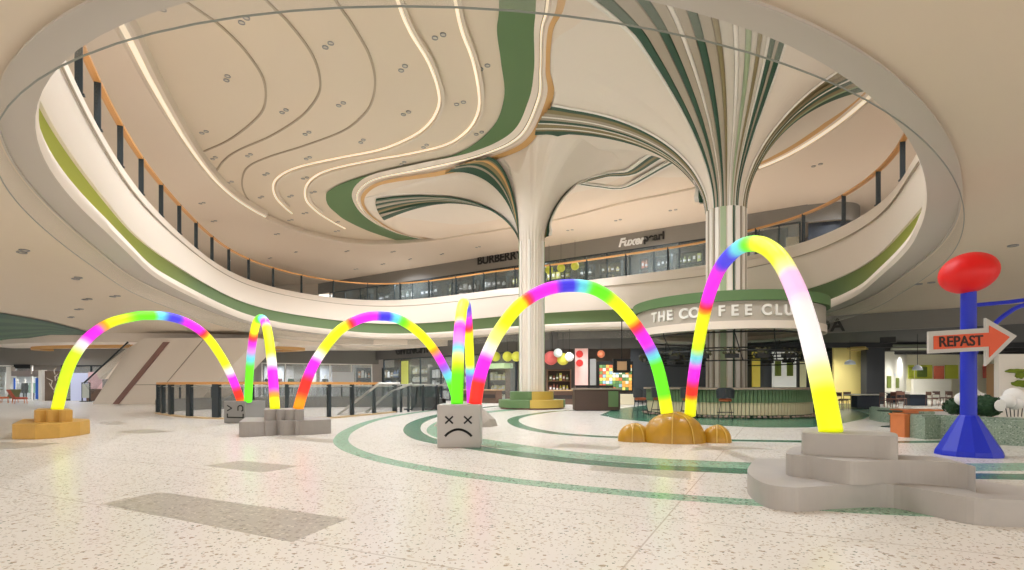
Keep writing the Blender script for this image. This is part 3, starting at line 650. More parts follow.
# --- sloping escalator slab
def slab(pts_b,Y0,Y1,name,mt,parent,z=None):
    m=MB(); n=len(pts_b); f=[PY(x,y,Y0) for x,y in pts_b]; b=[(p[0],Y1,p[2]) for p in f]
    m.add(f+b,[tuple(range(n)),tuple(range(n,2*n))[::-1]]+[(i,(i+1)%n,n+(i+1)%n,n+i) for i in range(n)]); return m.build(name,mt,parent,world=True)
t=empty('escalator',(-27,38,0),'broad cream clad escalator rising to the upper floor behind the left arch','escalator')
slab([(92,404.5),(128,348),(145,338),(258,338),(196,404.5)],37,40.5,'cladding',FASC,t)
slab([(112,404.5),(163,342),(169,342),(118,404.5)],36.93,37.02,'bronze_strip',BROWN,t)
slab([(165,384),(204,338),(204.8,338),(165.8,384)],36.96,37.02,'panel_joint',GROOVE,t); slab([(128,384.5),(196,384),(196,384.7),(128,385.2)],36.96,37.02,'panel_joint',GROOVE,t)
m=MB(); m.tube([PY(84,383,36.5),PY(128,342,36.5)],.055,8); m.build('handrail',DARK,t,world=True)
slab([(84,384),(128,343),(131,346),(92,394)],36.45,36.5,'glass_panel',GLB,t)
slab([(96,372),(140,338),(150,338),(99,379)],41.5,44,'rear_cladding',CREAM,t)
# --- green striped slope and oval dropped ceiling top left
m=MB(); A1=[PZ(-60,306,4.95),PZ(0,313,4.95),PZ(50,322,4.95),PZ(97,334,4.95)]; B1=[PZ(-60,352,4.5),PZ(0,344,4.5),PZ(50,338,4.55),PZ(97,335.5,4.9)]
n=9
for i in range(n):
    u0,u1=i/n,(i+1)/n
    r0=[(A1[j][0]*(1-u0)+B1[j][0]*u0,A1[j][1]*(1-u0)+B1[j][1]*u0,4.95-.45*u0*(1-j/3)) for j in range(4)]; r1=[(A1[j][0]*(1-u1)+B1[j][0]*u1,A1[j][1]*(1-u1)+B1[j][1]*u1,4.95-.45*u1*(1-j/3)-.03) for j in range(4)]
    m.band([r0,r1],closed=False,mi=i%2)
struct(m.build('trim_30',[DGREEN,mat('mid_green',(84,112,84),.6)]))
def oval(cx,cy,a,b,z0,z1,n=72): return [[(cx+a*math.cos(2*PI*k/n),cy+b*math.sin(2*PI*k/n),z) for k in range(n)] for z in (z0,z1)]
def ovalring(cx,cy,a,b,a2,b2,z,mt,th=.1,name='trim_31'):
    n=72; m=MB(); q=lambda aa,bb,zz:[(cx+aa*math.cos(2*PI*k/n),cy+bb*math.sin(2*PI*k/n),zz) for k in range(n)]
    m.band([q(a,b,z+th),q(a,b,z),q(a2,b2,z),q(a2,b2,z+th)]); return struct(m.build(name,mt,smooth=False))
ovalring(-28,44.2,13.5,5.8,11,3.4,4.35,FASC,.65); ovalring(-28,44.2,11,3.4,10.4,3.0,4.12,GOLD,.3); ovalring(-28,44.2,10.4,3.0,.01,.01,4.3,FASC,.05)
ovalring(-14.5,47,11,4,.01,.01,4.55,CREAM,.45)
# --- middle-left window display row (behind balustrade)
for i,(pa,pb,cc) in enumerate([(264,284,(236,238,240)),(286,316,(232,228,226)),(320,332,(226,230,236))]):
    wbox(pa,366,pb,396,S2,'display_backdrop',mat('backdrop_%d'%i,cc,.5),off=-1.6,th=.1,label=['white backdrop panel left in the bright shop behind the floor well','wide white backdrop panel centred in the bright shop behind the floor well','blue grey backdrop panel right in the bright shop behind the floor well'][i],cat='backdrop panel',bevel=.02)
cols=[(180,30,44),(40,60,48),(200,196,190),(36,40,44),(170,60,70),(70,110,90),(150,40,50),(60,60,64)]
lbs=['red','dark green','pale','black','rose','green','crimson','grey']
for i,px in enumerate([190,205,221,268,279,291,303,325]):
    if px<262: x,y=((px-512)/F*47.0,47.0)
    else: x,y=wallpt(px,S2,-.8)
    mannequin(x,y,.35,'mannequin in %s clothing standing in the bright shop window row behind the left railing'%lbs[i],cols[i],sc=1.1)
    o=MB().box((x,y,.17),(1.1,1.0,.34)).build('display_plinth',WHITEM,bevel=.02); tag(o,'white plinth under the mannequin in %s clothing'%lbs[i],'plinth')
wbox(172,384,258,401,((-35,49),(-20,49)),'display_backdrop',SHOPW,off=0,th=.1,label='long white backdrop behind the leftmost window mannequins',cat='backdrop panel')
wbox(332,372,354,398,S2,'shutter',mat('shutter_grey',(206,208,210),.5),off=.15,th=.08,label='pale grey ribbed shutter panel in the far storefront',cat='shutter',bevel=.01)
# far shops mid (384..516) goods
shelf_unit(356,372,S2,3.0,3,'dark goods rack between the grey shutter and the charcoal fascia',None,-.6,BLACK,[(220,150,110),(200,200,200),(90,110,130),(240,230,220)],ncol=4)
shelf_unit(384,401,S3,3.0,3,'dark display unit at the left end of the charcoal shop',None,-.8,BLACK,[(236,236,240),(120,140,180),(200,180,150)],ncol=5)
wbox(401.5,361,408,384,S3,'banner',mat('lime_banner',(206,212,110),.5,emit=.1),off=.2,th=.08,label='narrow lime green banner under the charcoal fascia',cat='banner',bevel=.01)  # banner colour glows a little by itself, though it is no lamp
shelf_unit(412,430,S3,3.1,4,'bright lattice display shelf behind the floor well enclosure',None,-.8,mat('shelf_taupe',(120,110,100),.6),[(236,226,200),(220,210,180),(250,244,226)],ncol=5,back=mat('shelf_back',(150,140,126),.7))
shelf_unit(432,452,S3,2.9,3,'silver goods shelf left of the tall rainbow tubes',None,-.8,DARK,[(206,206,206),(160,160,164),(240,240,240)],ncol=5)
shelf_unit(455,486,S3,3.0,4,'lit brown lattice shelf directly behind the tall rainbow tubes',None,-.8,mat('shelf_brown',(130,96,70),.6),[(250,236,170),(240,226,180),(214,150,110)],ncol=7,back=mat('shelf_brown_b',(110,80,62),.7))
shelf_unit(490,508,S3,2.5,3,'lit lattice shelf with pale awning left of the slim column',None,-.4,mat('shelf_brown',(0,0,0)),[(250,240,180),(252,246,210)],ncol=4,back=mat('shelf_brown_b',(0,0,0)))
t_aw=wbox(489,363.5,509,368.5,S3,'awning',mat('awning_mint',(196,222,176),.5,emit=.15),off=.1,th=.9,label='pale mint awning over the lattice shelf beside the slim column',cat='awning',bevel=.05)  # faint glow put into the awning colour; the awning is no lamp
S34=((2.8,37.8),(9,36.8))
shelf_unit(547,571,S34,2.4,3,'lattice shelf of yellow goods right of the slim column',None,-.2,mat('shelf_brown',(0,0,0)),[(214,206,90),(200,190,70),(110,120,70),(150,90,70)],ncol=6,back=mat('shelf_dk',(70,60,54),.7))
def lantern(px,py,seg,r,label,col,off=.8,group=None,sq=1):
    x,y=wallpt(px,seg,off); z=EYE+(H0-py)/F*y
    t=empty('hanging_lantern',(x,y,z),label,'lantern',group)
    MB().lathe([(0,-r)]+[(r*math.sin(a*PI/12),-r*sq*math.cos(a*PI/12)) for a in range(1,12)]+[(0,r)],(0,0,0),18,caps=False).build('globe',mat('lantern_%d_%d_%d'%col,col,.5,emit=.15),t,smooth=True)
    MB().tube([(0,0,r*.95),(0,0,(5.0 if z<5 else 13.84)-z)],.012,6).build('cord',BLACK,t)
for px,lb in [(495.5,'round yellow green lantern nearest the big arch under the charcoal fascia'),(507.5,'round yellow green lantern between two others left of the slim column'),(516.5,'round yellow green lantern half hidden behind the slim column')]:
    lantern(px,356.5,S3,.36,lb,(206,206,70),.7)
lantern(551,358,S34,.48,'red round lantern hanging just right of the slim column',(206,96,90),1.0); lantern(558,353,S34,.3,'pale grey round lantern above the yellow goods shelf',(196,204,196),1.6)
lantern(563,359,S34,.42,'lime round lantern beside the red patterned banner',(200,196,70),1.0); lantern(569.5,357,S34,.3,'white round lantern next to the red patterned banner',(250,246,240),1.9)
lantern(601,354,S34,.26,'small orange round lantern under the dark fascia near the bar',(226,130,90),1.0)
t=empty('banner_stand',(wallpt(581,S34,1)[0],wallpt(581,S34,1)[1],0),'tall white and red banner panel standing between shelf and drinks display','banner')
wbox(575,348.5,588,398,S34,'panel',mat('banner_pink',(236,190,180),.5,noise=.2,nscale=1.5,emit=.1),t,off=1,th=.15)  # panel has a weak added glow of its own
m=MB()
for px,py in((579.5,354),(579.5,363)):
    x,y=wallpt(px,S34,1.1); z=EYE+(H0-py)/F*y; m.lathe([(.0,0),(.24,0),(.24,.03),(0,.03)],(0,0,0),20)
    n0=len(m.v)-4*20
    for i in range(n0,len(m.v)): v=m.v[i]; m.v[i]=(x+v[0],y-v[2]-.0,z+v[1])
m.build('red_disc',mat('disc_red',(222,50,44),.5),t,world=True)
tag(wbox(590,359,596,398,S34,'shop_pillar',mat('pillar_grey',(150,148,144),.5),off=.8,th=.4),'slim grey pillar beside the pink banner panel','pillar')
t=empty('drinks_display',(wallpt(612,S34)[0],wallpt(612,S34)[1],0),'bright back lit food display screen framed in black behind the bar','display')
wbox(597,361.5,633,391.5,S34,'frame',BLACK,t,off=.5,th=.3)
m=MB(); cols2=[(236,224,120),(120,160,90),(222,110,70),(150,190,210),(240,240,220),(90,130,80),(240,170,80)]
mats2=[mat('tile_%d'%i,c,.5,emit=.35) for i,c in enumerate(cols2)]
for i in range(10):
    for j in range(8):
        x,y=wallpt(599.5+i*3.25+1.5,S34,.68); z=.95+j*.215
        m.box((x,y,z+.1),(.2,.03,.2),math.atan2(-1,6.2),mi=random.randrange(7))
m.build('food_picture',mats2,t,world=True)
o=wbox(600,394,634,403,S34,'serving_counter',mat('counter_cream',(236,226,196),.5),off=1.0,th=.6,label='low cream serving counter below the food display screen',cat='counter',bevel=.03,z0=.0)
for pa,pb,lb in [(455,499,'long brown timber shop counter behind the tall rainbow tubes'),(550,574,'brown timber shop counter right of the slim column')]:
    seg=S3 if pa<500 else S34
    a=wallpt(pa,seg,1.5); b=wallpt(pb,seg,1.5); c=((a[0]+b[0])/2,(a[1]+b[1])/2); L=math.dist(a,b); rz=math.atan2(b[1]-a[1],b[0]-a[0])
    t=empty('shop_counter',(*c,0),lb,'counter',None,rz); MB().box((0,0,.45),(L,.6,.9)).build('body',mat('counter_brown',(0,0,0)),t); MB().box((0,0,.94),(L+.1,.8,.08)).build('countertop',mat('top_tan',(206,170,130),.4),t)
    MB().box((0,-.33,.5),(L-.2,.06,.25)).build('front_panel',mat('panel_dk',(60,50,46),.6),t)
# upper gallery goods
ups=[(360,372,(60,66,70)),(378,392,(110,120,130)),(400,416,(170,190,190)),(420,440,(90,100,110)),(448,453,(196,200,90)),(458,478,(200,200,196)),(482,508,(150,156,160)),(512,519,(200,196,110)),(546,572,(190,190,90)),(578,594,(70,90,110)),(600,622,(180,160,110)),(640,650,(220,120,100)),(655,672,(110,110,114)),(676,704,(150,160,100))]
for i,(a,b,cc) in enumerate(ups):
    x,_=wallpt((a+b)/2,U1); side='%s window of the upper gallery'%(['first','second','third','fourth','fifth','sixth','seventh','eighth','ninth','tenth','eleventh','twelfth','thirteenth','fourteenth'][i])
    pal=[cc,tuple(min(255,int(v*1.5)) for v in cc),tuple(int(v*.6) for v in cc)]
    shelf_unit(a,b,U1,11.9,4,'%s rack in the %s from the left'%('dark' if sum(cc)<330 else 'bright',side),None,-.8,BLACK if i%2 else DARK,pal,ncol=max(2,int((b-a)/5)),z0=8.3,back=mat('upback_%d'%i,tuple(int(v*.5) for v in cc),.7))
for i,px in enumerate([549,561,575]): lantern(px,[270,268,266][i],U1,.36,['first','second','third'][i]+' yellow green lantern from the slim column inside the upper gallery shop',(196,200,60),-.0+.6)
U0=((16,40.2),(20.6,37.1))
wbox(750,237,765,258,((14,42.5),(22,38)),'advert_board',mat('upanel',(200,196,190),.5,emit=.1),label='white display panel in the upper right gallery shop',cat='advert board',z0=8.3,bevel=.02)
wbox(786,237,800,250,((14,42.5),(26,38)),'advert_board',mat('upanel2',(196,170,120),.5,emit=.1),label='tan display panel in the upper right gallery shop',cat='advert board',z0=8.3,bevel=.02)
# ---------------- column planter bench (tiered)
t=empty('tiered_bench',(1.1,30,0),'round two tier green and yellow bench around the slim column','bench')
def sector(a0,a1,r,z0,z1,mt,name):
    m=MB(); n=20; pts=[(.72*math.cos(a0+(a1-a0)*k/n),.72*math.sin(a0+(a1-a0)*k/n)) for k in range(n+1)]+[(r*math.cos(a1-(a1-a0)*k/n),r*math.sin(a1-(a1-a0)*k/n)) for k in range(n+1)]
    m.prism(pts,z0,z1); return m.build(name,mt,t,bevel=.02)
R_=math.radians
sector(R_(90),R_(265),1.85,.08,.5,BGRN,'lower_tier'); sector(R_(265),R_(335),1.85,.08,.5,BYEL,'lower_tier'); sector(R_(335),R_(450),1.85,.08,.5,BGRN,'lower_tier')
sector(R_(90),R_(268),1.22,.5,.95,BGRN,'upper_tier'); sector(R_(268),R_(345),1.22,.5,.95,BYEL,'upper_tier'); sector(R_(345),R_(450),1.22,.5,.95,BGRN,'upper_tier')
MB().lathe([(1.75,0),(1.75,.08)],(0,0,0),40).build('plinth',BROWN,t)
# ---------------- bar
bc=(9.5,24.0)
t=empty('round_bar',(*bc,0),'round bar counter with green slats over cream slats encircling the striped column','bar counter')
def slats(r,z0,z1,n,mt,name,dep=.06):
    m=MB()
    for k in range(n):
        a=2*PI*k/n; w=2*PI*r/n*.84; m.box((bc[0]*0+r*math.cos(a),r*math.sin(a),(z0+z1)/2),(dep,w,z1-z0),a)
    return m.build(name,mt,t)
MB().lathe([(3.32,.12),(3.32,1.1)],(0,0,0),64,caps=False).build('core',mat('core_green',(96,116,84),.6),t)
slats(3.40,.62,1.12,150,mat('slat_green',(92,122,84),.5),'green_slats').__setitem__('kind','stuff'); slats(3.36,.14,.62,150,mat('slat_cream',(206,196,160),.5),'cream_slats').__setitem__('kind','stuff')
MB().lathe([(2.9,1.12),(3.55,1.12),(3.55,1.2),(2.9,1.2),(2.9,1.12)],(0,0,0),72,caps=False).build('countertop',mat('bar_top',(150,136,118),.3),t,smooth=True)
m=MB()
for k in range(110):
    a=2*PI*k/110; r=3.5+random.uniform(-.05,.08); s=random.uniform(.05,.1); m.lathe([(0,-s*.6),(s*.9,-s*.3),(s,.1*s),(s*.6,s*.6),(0,s*.7)],(r*math.cos(a),r*math.sin(a),.07),6,caps=False)
m.build('pebble_edge',mat('pebble',(150,128,114),.8,noise=.3,nscale=8),t)['kind']='stuff'
t=empty('bar_canopy_sign',(*bc,4.0),'round canopy with green rim and white bar lettering above the counter','sign')
def hoop(r,z0,z1,mt,name,th=.06,par=None): return MB().lathe([(r,z0),(r+th,z0),(r+th,z1),(r,z1),(r,z0)],(0,0,-4.0),80,caps=False).build(name,mt,par or t,smooth=True)
hoop(3.9,4.46,4.85,GREEN,'green_rim',.12); hoop(3.8,3.72,4.46,mat('sign_band',(186,176,162),.6),'sign_band'); hoop(3.8,3.42,3.72,FASC,'lower_band',.1)
MB().lathe([(3.82,3.42-4),(3.0,3.46-4)],(0,0,0),80,caps=False).build('underside',FASC,t)
MB().lathe([(3.95,4.85-4),(.9,4.9-4)],(0,0,0),80,caps=False).build('canopy_top',CREAM,t)
s='THE COFFEE CLUB'; wid={'T':.9,'H':1.05,'E':.92,' ':.75,'C':1.05,'O':1.15,'F':.88,'L':.85,'U':1.05,'B':1.0}
pxs={}  # letter bearings by pixel of each letter centre
cen=[654.7,662,670,None,683.7,694.5,708,721.6,734.6,748,None,766.5,778,788.5,799]
# invert px->angle on hoop r=4.1
for ch,px in zip(s,cen):
    if px is None: continue
    k=(px-512)/F; best=None
    for i in range(1800):
        a=PI+PI*i/1800+0.0; x=bc[0]+3.88*math.cos(a); y=bc[1]+3.88*math.sin(a)
        if y>26: continue
        e=abs(x/y-k)
        if best is None or e<best[0]:
            # nearest visible side
            best=(e,a)
    a=best[1]
    text(ch,.55,(3.88*math.cos(a),3.88*math.sin(a),.09),(PI/2,0,a+PI/2),WHITEM,t,.04,'letter',.018,1.0)
t=empty('hanging_glass_rack',(*bc,0),'round black metal hanging rack with planters above the bar counter','rack')
for r,z in((3.7,3.32),(3.3,2.75),(3.75,2.62),(3.4,2.25)):
    MB().tube([(r*math.cos(2*PI*k/64),r*math.sin(2*PI*k/64),z) for k in range(65)],.03,6).build('ring_rail',BLACK,t)
for k in range(16):
    a=2*PI*k/16+.1; MB().tube([(3.7*math.cos(a),3.7*math.sin(a),3.44),(3.7*math.cos(a),3.7*math.sin(a),3.3),(3.35*math.cos(a+.1),3.35*math.sin(a+.1),2.25)],.02,6).build('hanger_rod',BLACK,t)
for k in range(20):
    a=2*PI*k/20; c=(3.5*math.cos(a),3.5*math.sin(a),2.42)
    p=MB().box(c,(.22,.5,.16),a).build('planter_box',BLACK,t)
    m=MB()
    for q in range(26):
        x=c[0]+random.uniform(-.25,.25); y=c[1]+random.uniform(-.25,.25); z=c[2]+random.uniform(.02,.28); w=random.uniform(.04,.09); aa=random.uniform(0,6.28)
        m.add([(x,y,z),(x+w*math.cos(aa),y+w*math.sin(aa),z+w),(x+2*w*math.cos(aa),y+2*w*math.sin(aa),z),(x+w*math.cos(aa+.5),y+w*math.sin(aa+.5),z-w*.6)],[(0,1,2,3)])
    m.build('foliage',mat('rack_leaf',(86,84,58),.7),p)
# bar stools
def barstool():
    t=empty('bar_stool',(0,0,0),'','bar stool')
    MB().lathe([(0,.68),(.2,.68),(.23,.71),(.23,.76),(.2,.79),(0,.79)],(0,0,0),20,caps=False).build('seat',mat('seat_rust',(176,92,56),.6),t,smooth=True)
    m=MB(); n=14; ri=.25; rr=[]
    for rad,z in((ri,.80),(ri+.03,.80),(ri+.05,1.2),(ri+.02,1.2),(ri,.80)):
        rr.append([(rad*math.cos(R_(10+160*k/n))*1.1,rad*math.sin(R_(10+160*k/n)),z-.12*(abs(k-n/2)/(n/2))**3*(1 if z>1 else 0)) for k in range(n+1)])
    m.band(rr,closed=False); m.build('backrest',mat('stool_black',(44,48,52),.6),t,smooth=True)
    for a,b in((-1,-1),(1,-1),(1,1),(-1,1)): MB().tube([(.15*a,.15*b,.7),(.25*a,.25*b,0)],.017,6).build('leg',BLACK,t)
    MB().tube([(.29*math.cos(2*PI*k/24),.29*math.sin(2*PI*k/24),.28) for k in range(25)],.011,5).build('footrest_ring',BLACK,t)
    return t
def copy_tree(o,parent=None):
    c=o.copy(); C.objects.link(c); c.parent=parent
    if parent is not None: c.matrix_parent_inverse=o.matrix_parent_inverse.copy()
    for ch in list(o.children): copy_tree(ch,c)
    return c
st=barstool(); sl=[(642,417.5,'bar stool furthest left at the round bar, turned sideways',-.9),(663,417,'bar stool half hidden behind the left leg of the gold mound arches',-.35),(693,418.5,'bar stool seen through the magenta tube rising from the gold mounds',-.2),(728,420.5,'bar stool standing alone right of the magenta tube at the round bar',0)]
for i,(px,py,lb,rz) in enumerate(sl):
    o=st if i==0 else copy_tree(st); x,y=PZ(px,py); y+=.25; x,y=x*1.0,y
    d=math.hypot(x-bc[0],y-bc[1]); 
    if d<3.9: x=bc[0]+(x-bc[0])*3.95/d; y=bc[1]+(y-bc[1])*3.95/d
    o.location=(x,y,.003); o.rotation_euler=(0,0,PI+math.atan2(bc[0]-x,-(bc[1]-y))+rz*0+ (PI if 0 else 0)); o['label']=lb; o['group']='bar stools at the round bar'
    o.rotation_euler=(0,0,math.atan2(bc[1]-y,bc[0]-x)+PI/2+rz*.3)
# dark booth left of the bar
t=empty('service_cabinet',(4.3,27.6,0),'brown and black service cabinet just left of the round bar','cabinet')
MB().box((0,0,.55),(2.3,.8,1.02)).build('body',mat('cab_brown',(84,66,56),.6),t); MB().box((0,0,1.1),(2.45,.9,.08)).build('top',mat('bar_top',(0,0,0)),t); MB().box((0,0,.03),(2.2,.7,.06)).build('base',BLACK,t)
MB().box((-.1,.1,1.22),(1.9,.5,.14)).build('appliance_tray',BLACK,t)
MB().box((.8,-.42,.6),(.5,.03,.8)).build('green_panel',BGRN,t)
wall_run(((9,41),(14.5,40)),0,5,'wall_behind_bar',mat('wall_slate',(84,88,92),.7)); wall_run(((14.5,40),(25,42)),0,5,'wall_behind_bar',mat('wall_slate',(0,0,0)))
WB=((14.5,39.7),(25,41.7))
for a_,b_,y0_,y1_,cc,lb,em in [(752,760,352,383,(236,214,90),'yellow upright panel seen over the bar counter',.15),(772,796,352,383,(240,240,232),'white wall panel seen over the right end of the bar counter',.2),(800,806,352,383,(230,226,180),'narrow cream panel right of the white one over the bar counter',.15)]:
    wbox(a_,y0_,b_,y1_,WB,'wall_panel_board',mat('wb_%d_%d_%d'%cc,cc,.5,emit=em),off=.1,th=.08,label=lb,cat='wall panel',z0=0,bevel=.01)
for a_,b_,lb in [(775,781,'left green picture on the white panel over the bar counter'),(787,793,'right green picture on the white panel over the bar counter')]:
    wbox(a_,361,b_,376,WB,'framed_picture',mat('pic_green',(120,136,52),.5),off=.2,th=.05,label=lb,cat='picture')
# coffee machine / dark kiosk wall behind the bar
t=empty('menu_board',(6.3,31,2.0),'dark wall mounted menu screen tilted above the service cabinet','screen'); MB().box((0,0,.4),(1.0,.12,.8)).build('housing',BLACK,t); MB().box((0,-.07,.4),(.55,.02,.5)).build('screen',mat('menu',(190,150,110),.5,emit=.2),t); MB().tube([(0,.0,.8),(0,0,3.0)],.03,6).build('hanging_rod',BLACK,t)
# ---------------- lower balustrade around the floor well
BP=[PZ(x,y) for x,y in[(158,413.5),(163,414.5),(171,415.7),(189.6,417.6),(216.6,419),(252,419.5),(287,419.5),(329,418.5),(352,416.5),(374,414.5),(394,412.5)]]
bx,by=BP[4]
t=empty('well_balustrade',(bx,by,0),'curved glass balustrade with timber handrail around the floor opening on the left','balustrade')
path=catmull([(x,y,0) for x,y in BP],6)
def vband(path,z0,z1,o0,o1): 
    return ribbon(path,o1-o0,z=z0,thick=z1-z0,off=(o0+o1)/2)
vband(path,.04,1.22,-.01,.01).build('glass_panel',GLB,t,world=True); vband(path,1.32,1.42,-.07,.07).build('handrail',RAIL,t,world=True)
vband(path,0,.06,-.14,.10).build('kerb',mat('kerb_tan',(206,180,140),.5),t,world=True); vband(path,1.22,1.25,-.03,.03).build('glass_cap',STEEL,t,world=True)
for i,(x,y) in enumerate(BP):
    if i in(2,4,6): pass
    j=min(i+1,len(BP)-1); k=max(i-1,0); a=math.atan2(BP[j][1]-BP[k][1],BP[j][0]-BP[k][0])
    w=.34 if i in(1,2,3,4) else .12
    MB().box((x,y,.68),(w,.14,1.3),a).build('post',DARK,t,world=True)
# returning far side of the opening with grey upstand
fp=catmull([(BP[0][0],BP[0][1],0),(BP[0][0]-.6,BP[0][1]+1.5,0),(BP[0][0]+.5,BP[0][1]+5,0),(-9,32,0),(-4.8,31,0),(-3.4,27,0)],6)
t2=empty('well_upstand',(-11,31,0),'low grey upstand wall with glass on the far side of the floor opening','low wall'); vband(fp,0,.62,-.1,.1).build('wall_panel',mat('upstand_grey',(124,120,114),.6),t2,world=True)
vband(fp,.62,1.25,-.01,.01).build('glass_panel',GLB,t2,world=True); vband(fp,1.25,1.3,-.03,.03).build('top_rail',STEEL,t2,world=True)
for j in range(2,len(fp)-1,3): MB().box((fp[j].x,fp[j].y,.95),(.07,.07,.66)).build('post',DARK,t2,world=True)
# escalator handrails in the opening
for i,(a,b,c) in enumerate([((334,418),(379,383.5),(400,383.5)),((360,417),(392,391),(412,383.5))]):
    Y=[23.5,25.5][i]; t=empty('escalator_handrail',PY(*a,Y),['front','rear'][i]+' sloping steel handrail of the escalator inside the floor opening','handrail')
    MB().tube([PY(*a,Y),PY(*b,Y),PY(*c,Y)],.055,8).build('rail',STEEL,t,world=True)
    slab([a,(b[0],b[1]+1),(c[0],c[1]+1),(c[0],c[1]+24),(b[0]+4,b[1]+24)],Y+.02,Y+.05,'side_glass',GLB,t)
t=empty('glass_enclosure',(-4.6,26,0),'dark glass enclosure with black curved tubes beside the sad face cube','enclosure')
x0,y0=PZ(396,412.5); x1,y1=PZ(452,409)
MB().box(((x0+x1)/2,(y0+y1)/2+.05,.62),(x1-x0,.05,1.2),math.atan2(y1-y0,x1-x0)).build('glass_panel',glass('dark_glass',(70,82,84),.45),t,world=True)
MB().tube([(x0,y0,1.3),(x1,y1,1.3)],.04,8).build('top_rail',STEEL,t,world=True)
for u in(0,.08,.2,.45,.7,1): MB().box((x0+(x1-x0)*u,y0+(y1-y0)*u,.65),(.1,.14,1.3)).build('post',DARK,t,world=True)
for px in(409,430):
    x,y=PZ(px,411); MB().tube([(x-.2,y-.2,.1),(x+.15,y-.2,.1),(x+.35,y-.2,.35),(x+.45,y-.2,1.2)],.045,8).build('curved_tube',BLACK,t,world=True)
# ---------------- podiums
def tier(px,ztop,zb,Yb=None,extra=()):
    return [PZ(x,y,ztop) for x,y in px]+list(extra)
def smooth_poly(pts,sub=6): return [(v.x,v.y) for v in catmull([(x,y,0) for x,y in pts],sub,True)]
pod=empty('stepped_podium',(4.2,6.2,0),'large grey concrete podium of three curved tiers at the foot of the rightmost arch','podium')
fr1=[(757,458.5),(748,468),(749,474),(758,480.5),(771,485),(795,487.5),(820,486.3),(845,485),(887,484),(929,490.5),(974,498),(1024,500)]
f1=[PZ(x,y,.25) for x,y in fr1]; f1+= [(5.1,4.95),(5.45,5.15),(5.3,5.55),(5.05,6.1),(4.8,6.8),(4.3,7.5),(3.75,7.75)]
MB().prism(smooth_poly(f1),0,.25).build('lower_tier',CONC,pod,world=True,bevel=.012)
fr2=[(793,447),(786,452),(791,454.5),(810,456),(830,459),(854,461.3),(880,460.5),(905,460),(944,462),(968,464.5),(974,466.5)]
f2=[PZ(x,y,.5) for x,y in fr2]+[(4.75,5.95),(4.45,6.2),(4.25,6.6),(3.98,7.1),(3.76,7.15)]
MB().prism(smooth_poly(f2),.25,.5).build('middle_tier',CONC,pod,world=True,bevel=.012)
fr3=[(803,431),(802,432.5),(812,433.3),(840,434.2),(870,435.2),(893,436.5),(898,436)]
f3=[PZ(x,y,.75) for x,y in fr3]; f3=f3+[(4.42,6.3),(4.2,6.7),(3.85,6.85),(3.66,6.75)]
MB().prism(smooth_poly(f3),.5,.75).build('upper_tier',CONC,pod,world=True,bevel=.012)
# left wooden podium
pod=empty('stepped_podium',(-12,14,0),'golden wooden two step podium at the foot of the leftmost arch','podium')
lo=[PZ(12,439),PZ(35,439.5),PZ(60,438),PZ(80,435.5),PZ(90,433.5)]+[(-11.75,15.0),(-12.6,15.3),(-13.6,15.0)]
MB().prism(lo,0,.36).build('lower_tier',WOOD,pod,world=True,bevel=.015)
yb=13.75; xs=[34,45,57,69.5]; up=[]
for i in range(len(xs)-1):
    for u in(0,.25,.5,.75):
        px=xs[i]+(xs[i+1]-xs[i])*u; up.append(((px-512)/F*yb,yb-.10*math.sin(PI*u)+.03*i))
up.append(((69.5-512)/F*yb,yb+.1)); up+=[(-12.15,14.8),(-13.0,14.8)]
MB().prism(up,.36,.66).build('upper_tier',WOOD,pod,world=True,bevel=.01)
# middle grey scalloped podium
pod=empty('stepped_podium',(-6.3,14,0),'grey scalloped stone podium between the small hoop and the second long arch','podium')
def scallop(xs,ys,ztop,back,bul=.12):
    out=[]
    for i in range(len(xs)-1):
        for u in(0,.15,.3,.5,.7,.85):
            px=xs[i]+(xs[i+1]-xs[i])*u; Y=ys[i]+(ys[i+1]-ys[i])*u; out.append(((px-512)/F*Y,Y-bul*math.sin(PI*u)))
    Y=ys[-1]; out.append(((xs[-1]-512)/F*Y,Y)); return out+back
b0=scallop([239,264,277,295,300,331],[13.5,13.75,14.0,14.0,14.0,14.5],0,[(-5.2,15.4),(-7.6,15.4)]); MB().prism(b0,0,.38).build('lower_tier',CONC2,pod,world=True,bevel=.012)
b0=scallop([264,276,285,294,304],[13.95,14.1,14.1,14.1,14.2],0,[(-5.85,15.1),(-6.9,15.1)],.08); MB().prism(b0,.38,.66).build('upper_tier',CONC2,pod,world=True,bevel=.01)
# gold mounds
def mound(px,py,w,h,label,d=1,z=0,name='gold_mound'):
    x,y=PZ(px,py); t=empty(name,(x,y+w*.45,0),label,'rock','gold mounds at the arch feet')
    m=MB(); n=28; prof=[]
    rings=[]
    for j in range(9):
        f=j/8; r=w/2*math.cos(f*PI/2)**.75 if j<8 else .001; zz=h*math.sin(f*PI/2)
        rings.append([(r*math.cos(2*PI*k/n)*(1+.04*math.sin(3*2*PI*k/n+px)),r*.9*math.sin(2*PI*k/n)*(1+.05*math.cos(2*2*PI*k/n)),zz*(1+.05*math.sin(2*2*PI*k/n))) for k in range(n)])
    m.band(rings); m.build('shell',GLD,t,smooth=True)
    # paler ridges painted on the glaze
    for kk in (1,):
        for ang in(-1.9,-1.2):
            pts=[]
            for j in range(8):
                f=j/7.5; r=w/2*math.cos(f*PI/2)**.75; pts.append((r*math.cos(ang),r*.9*math.sin(ang),h*math.sin(f*PI/2)*(1+.05*math.sin(2*ang))+.005))
            MB().tube(pts,.013,6).build('pale_vein',mat('vein',(222,184,96),.4),t,smooth=True)
    return t
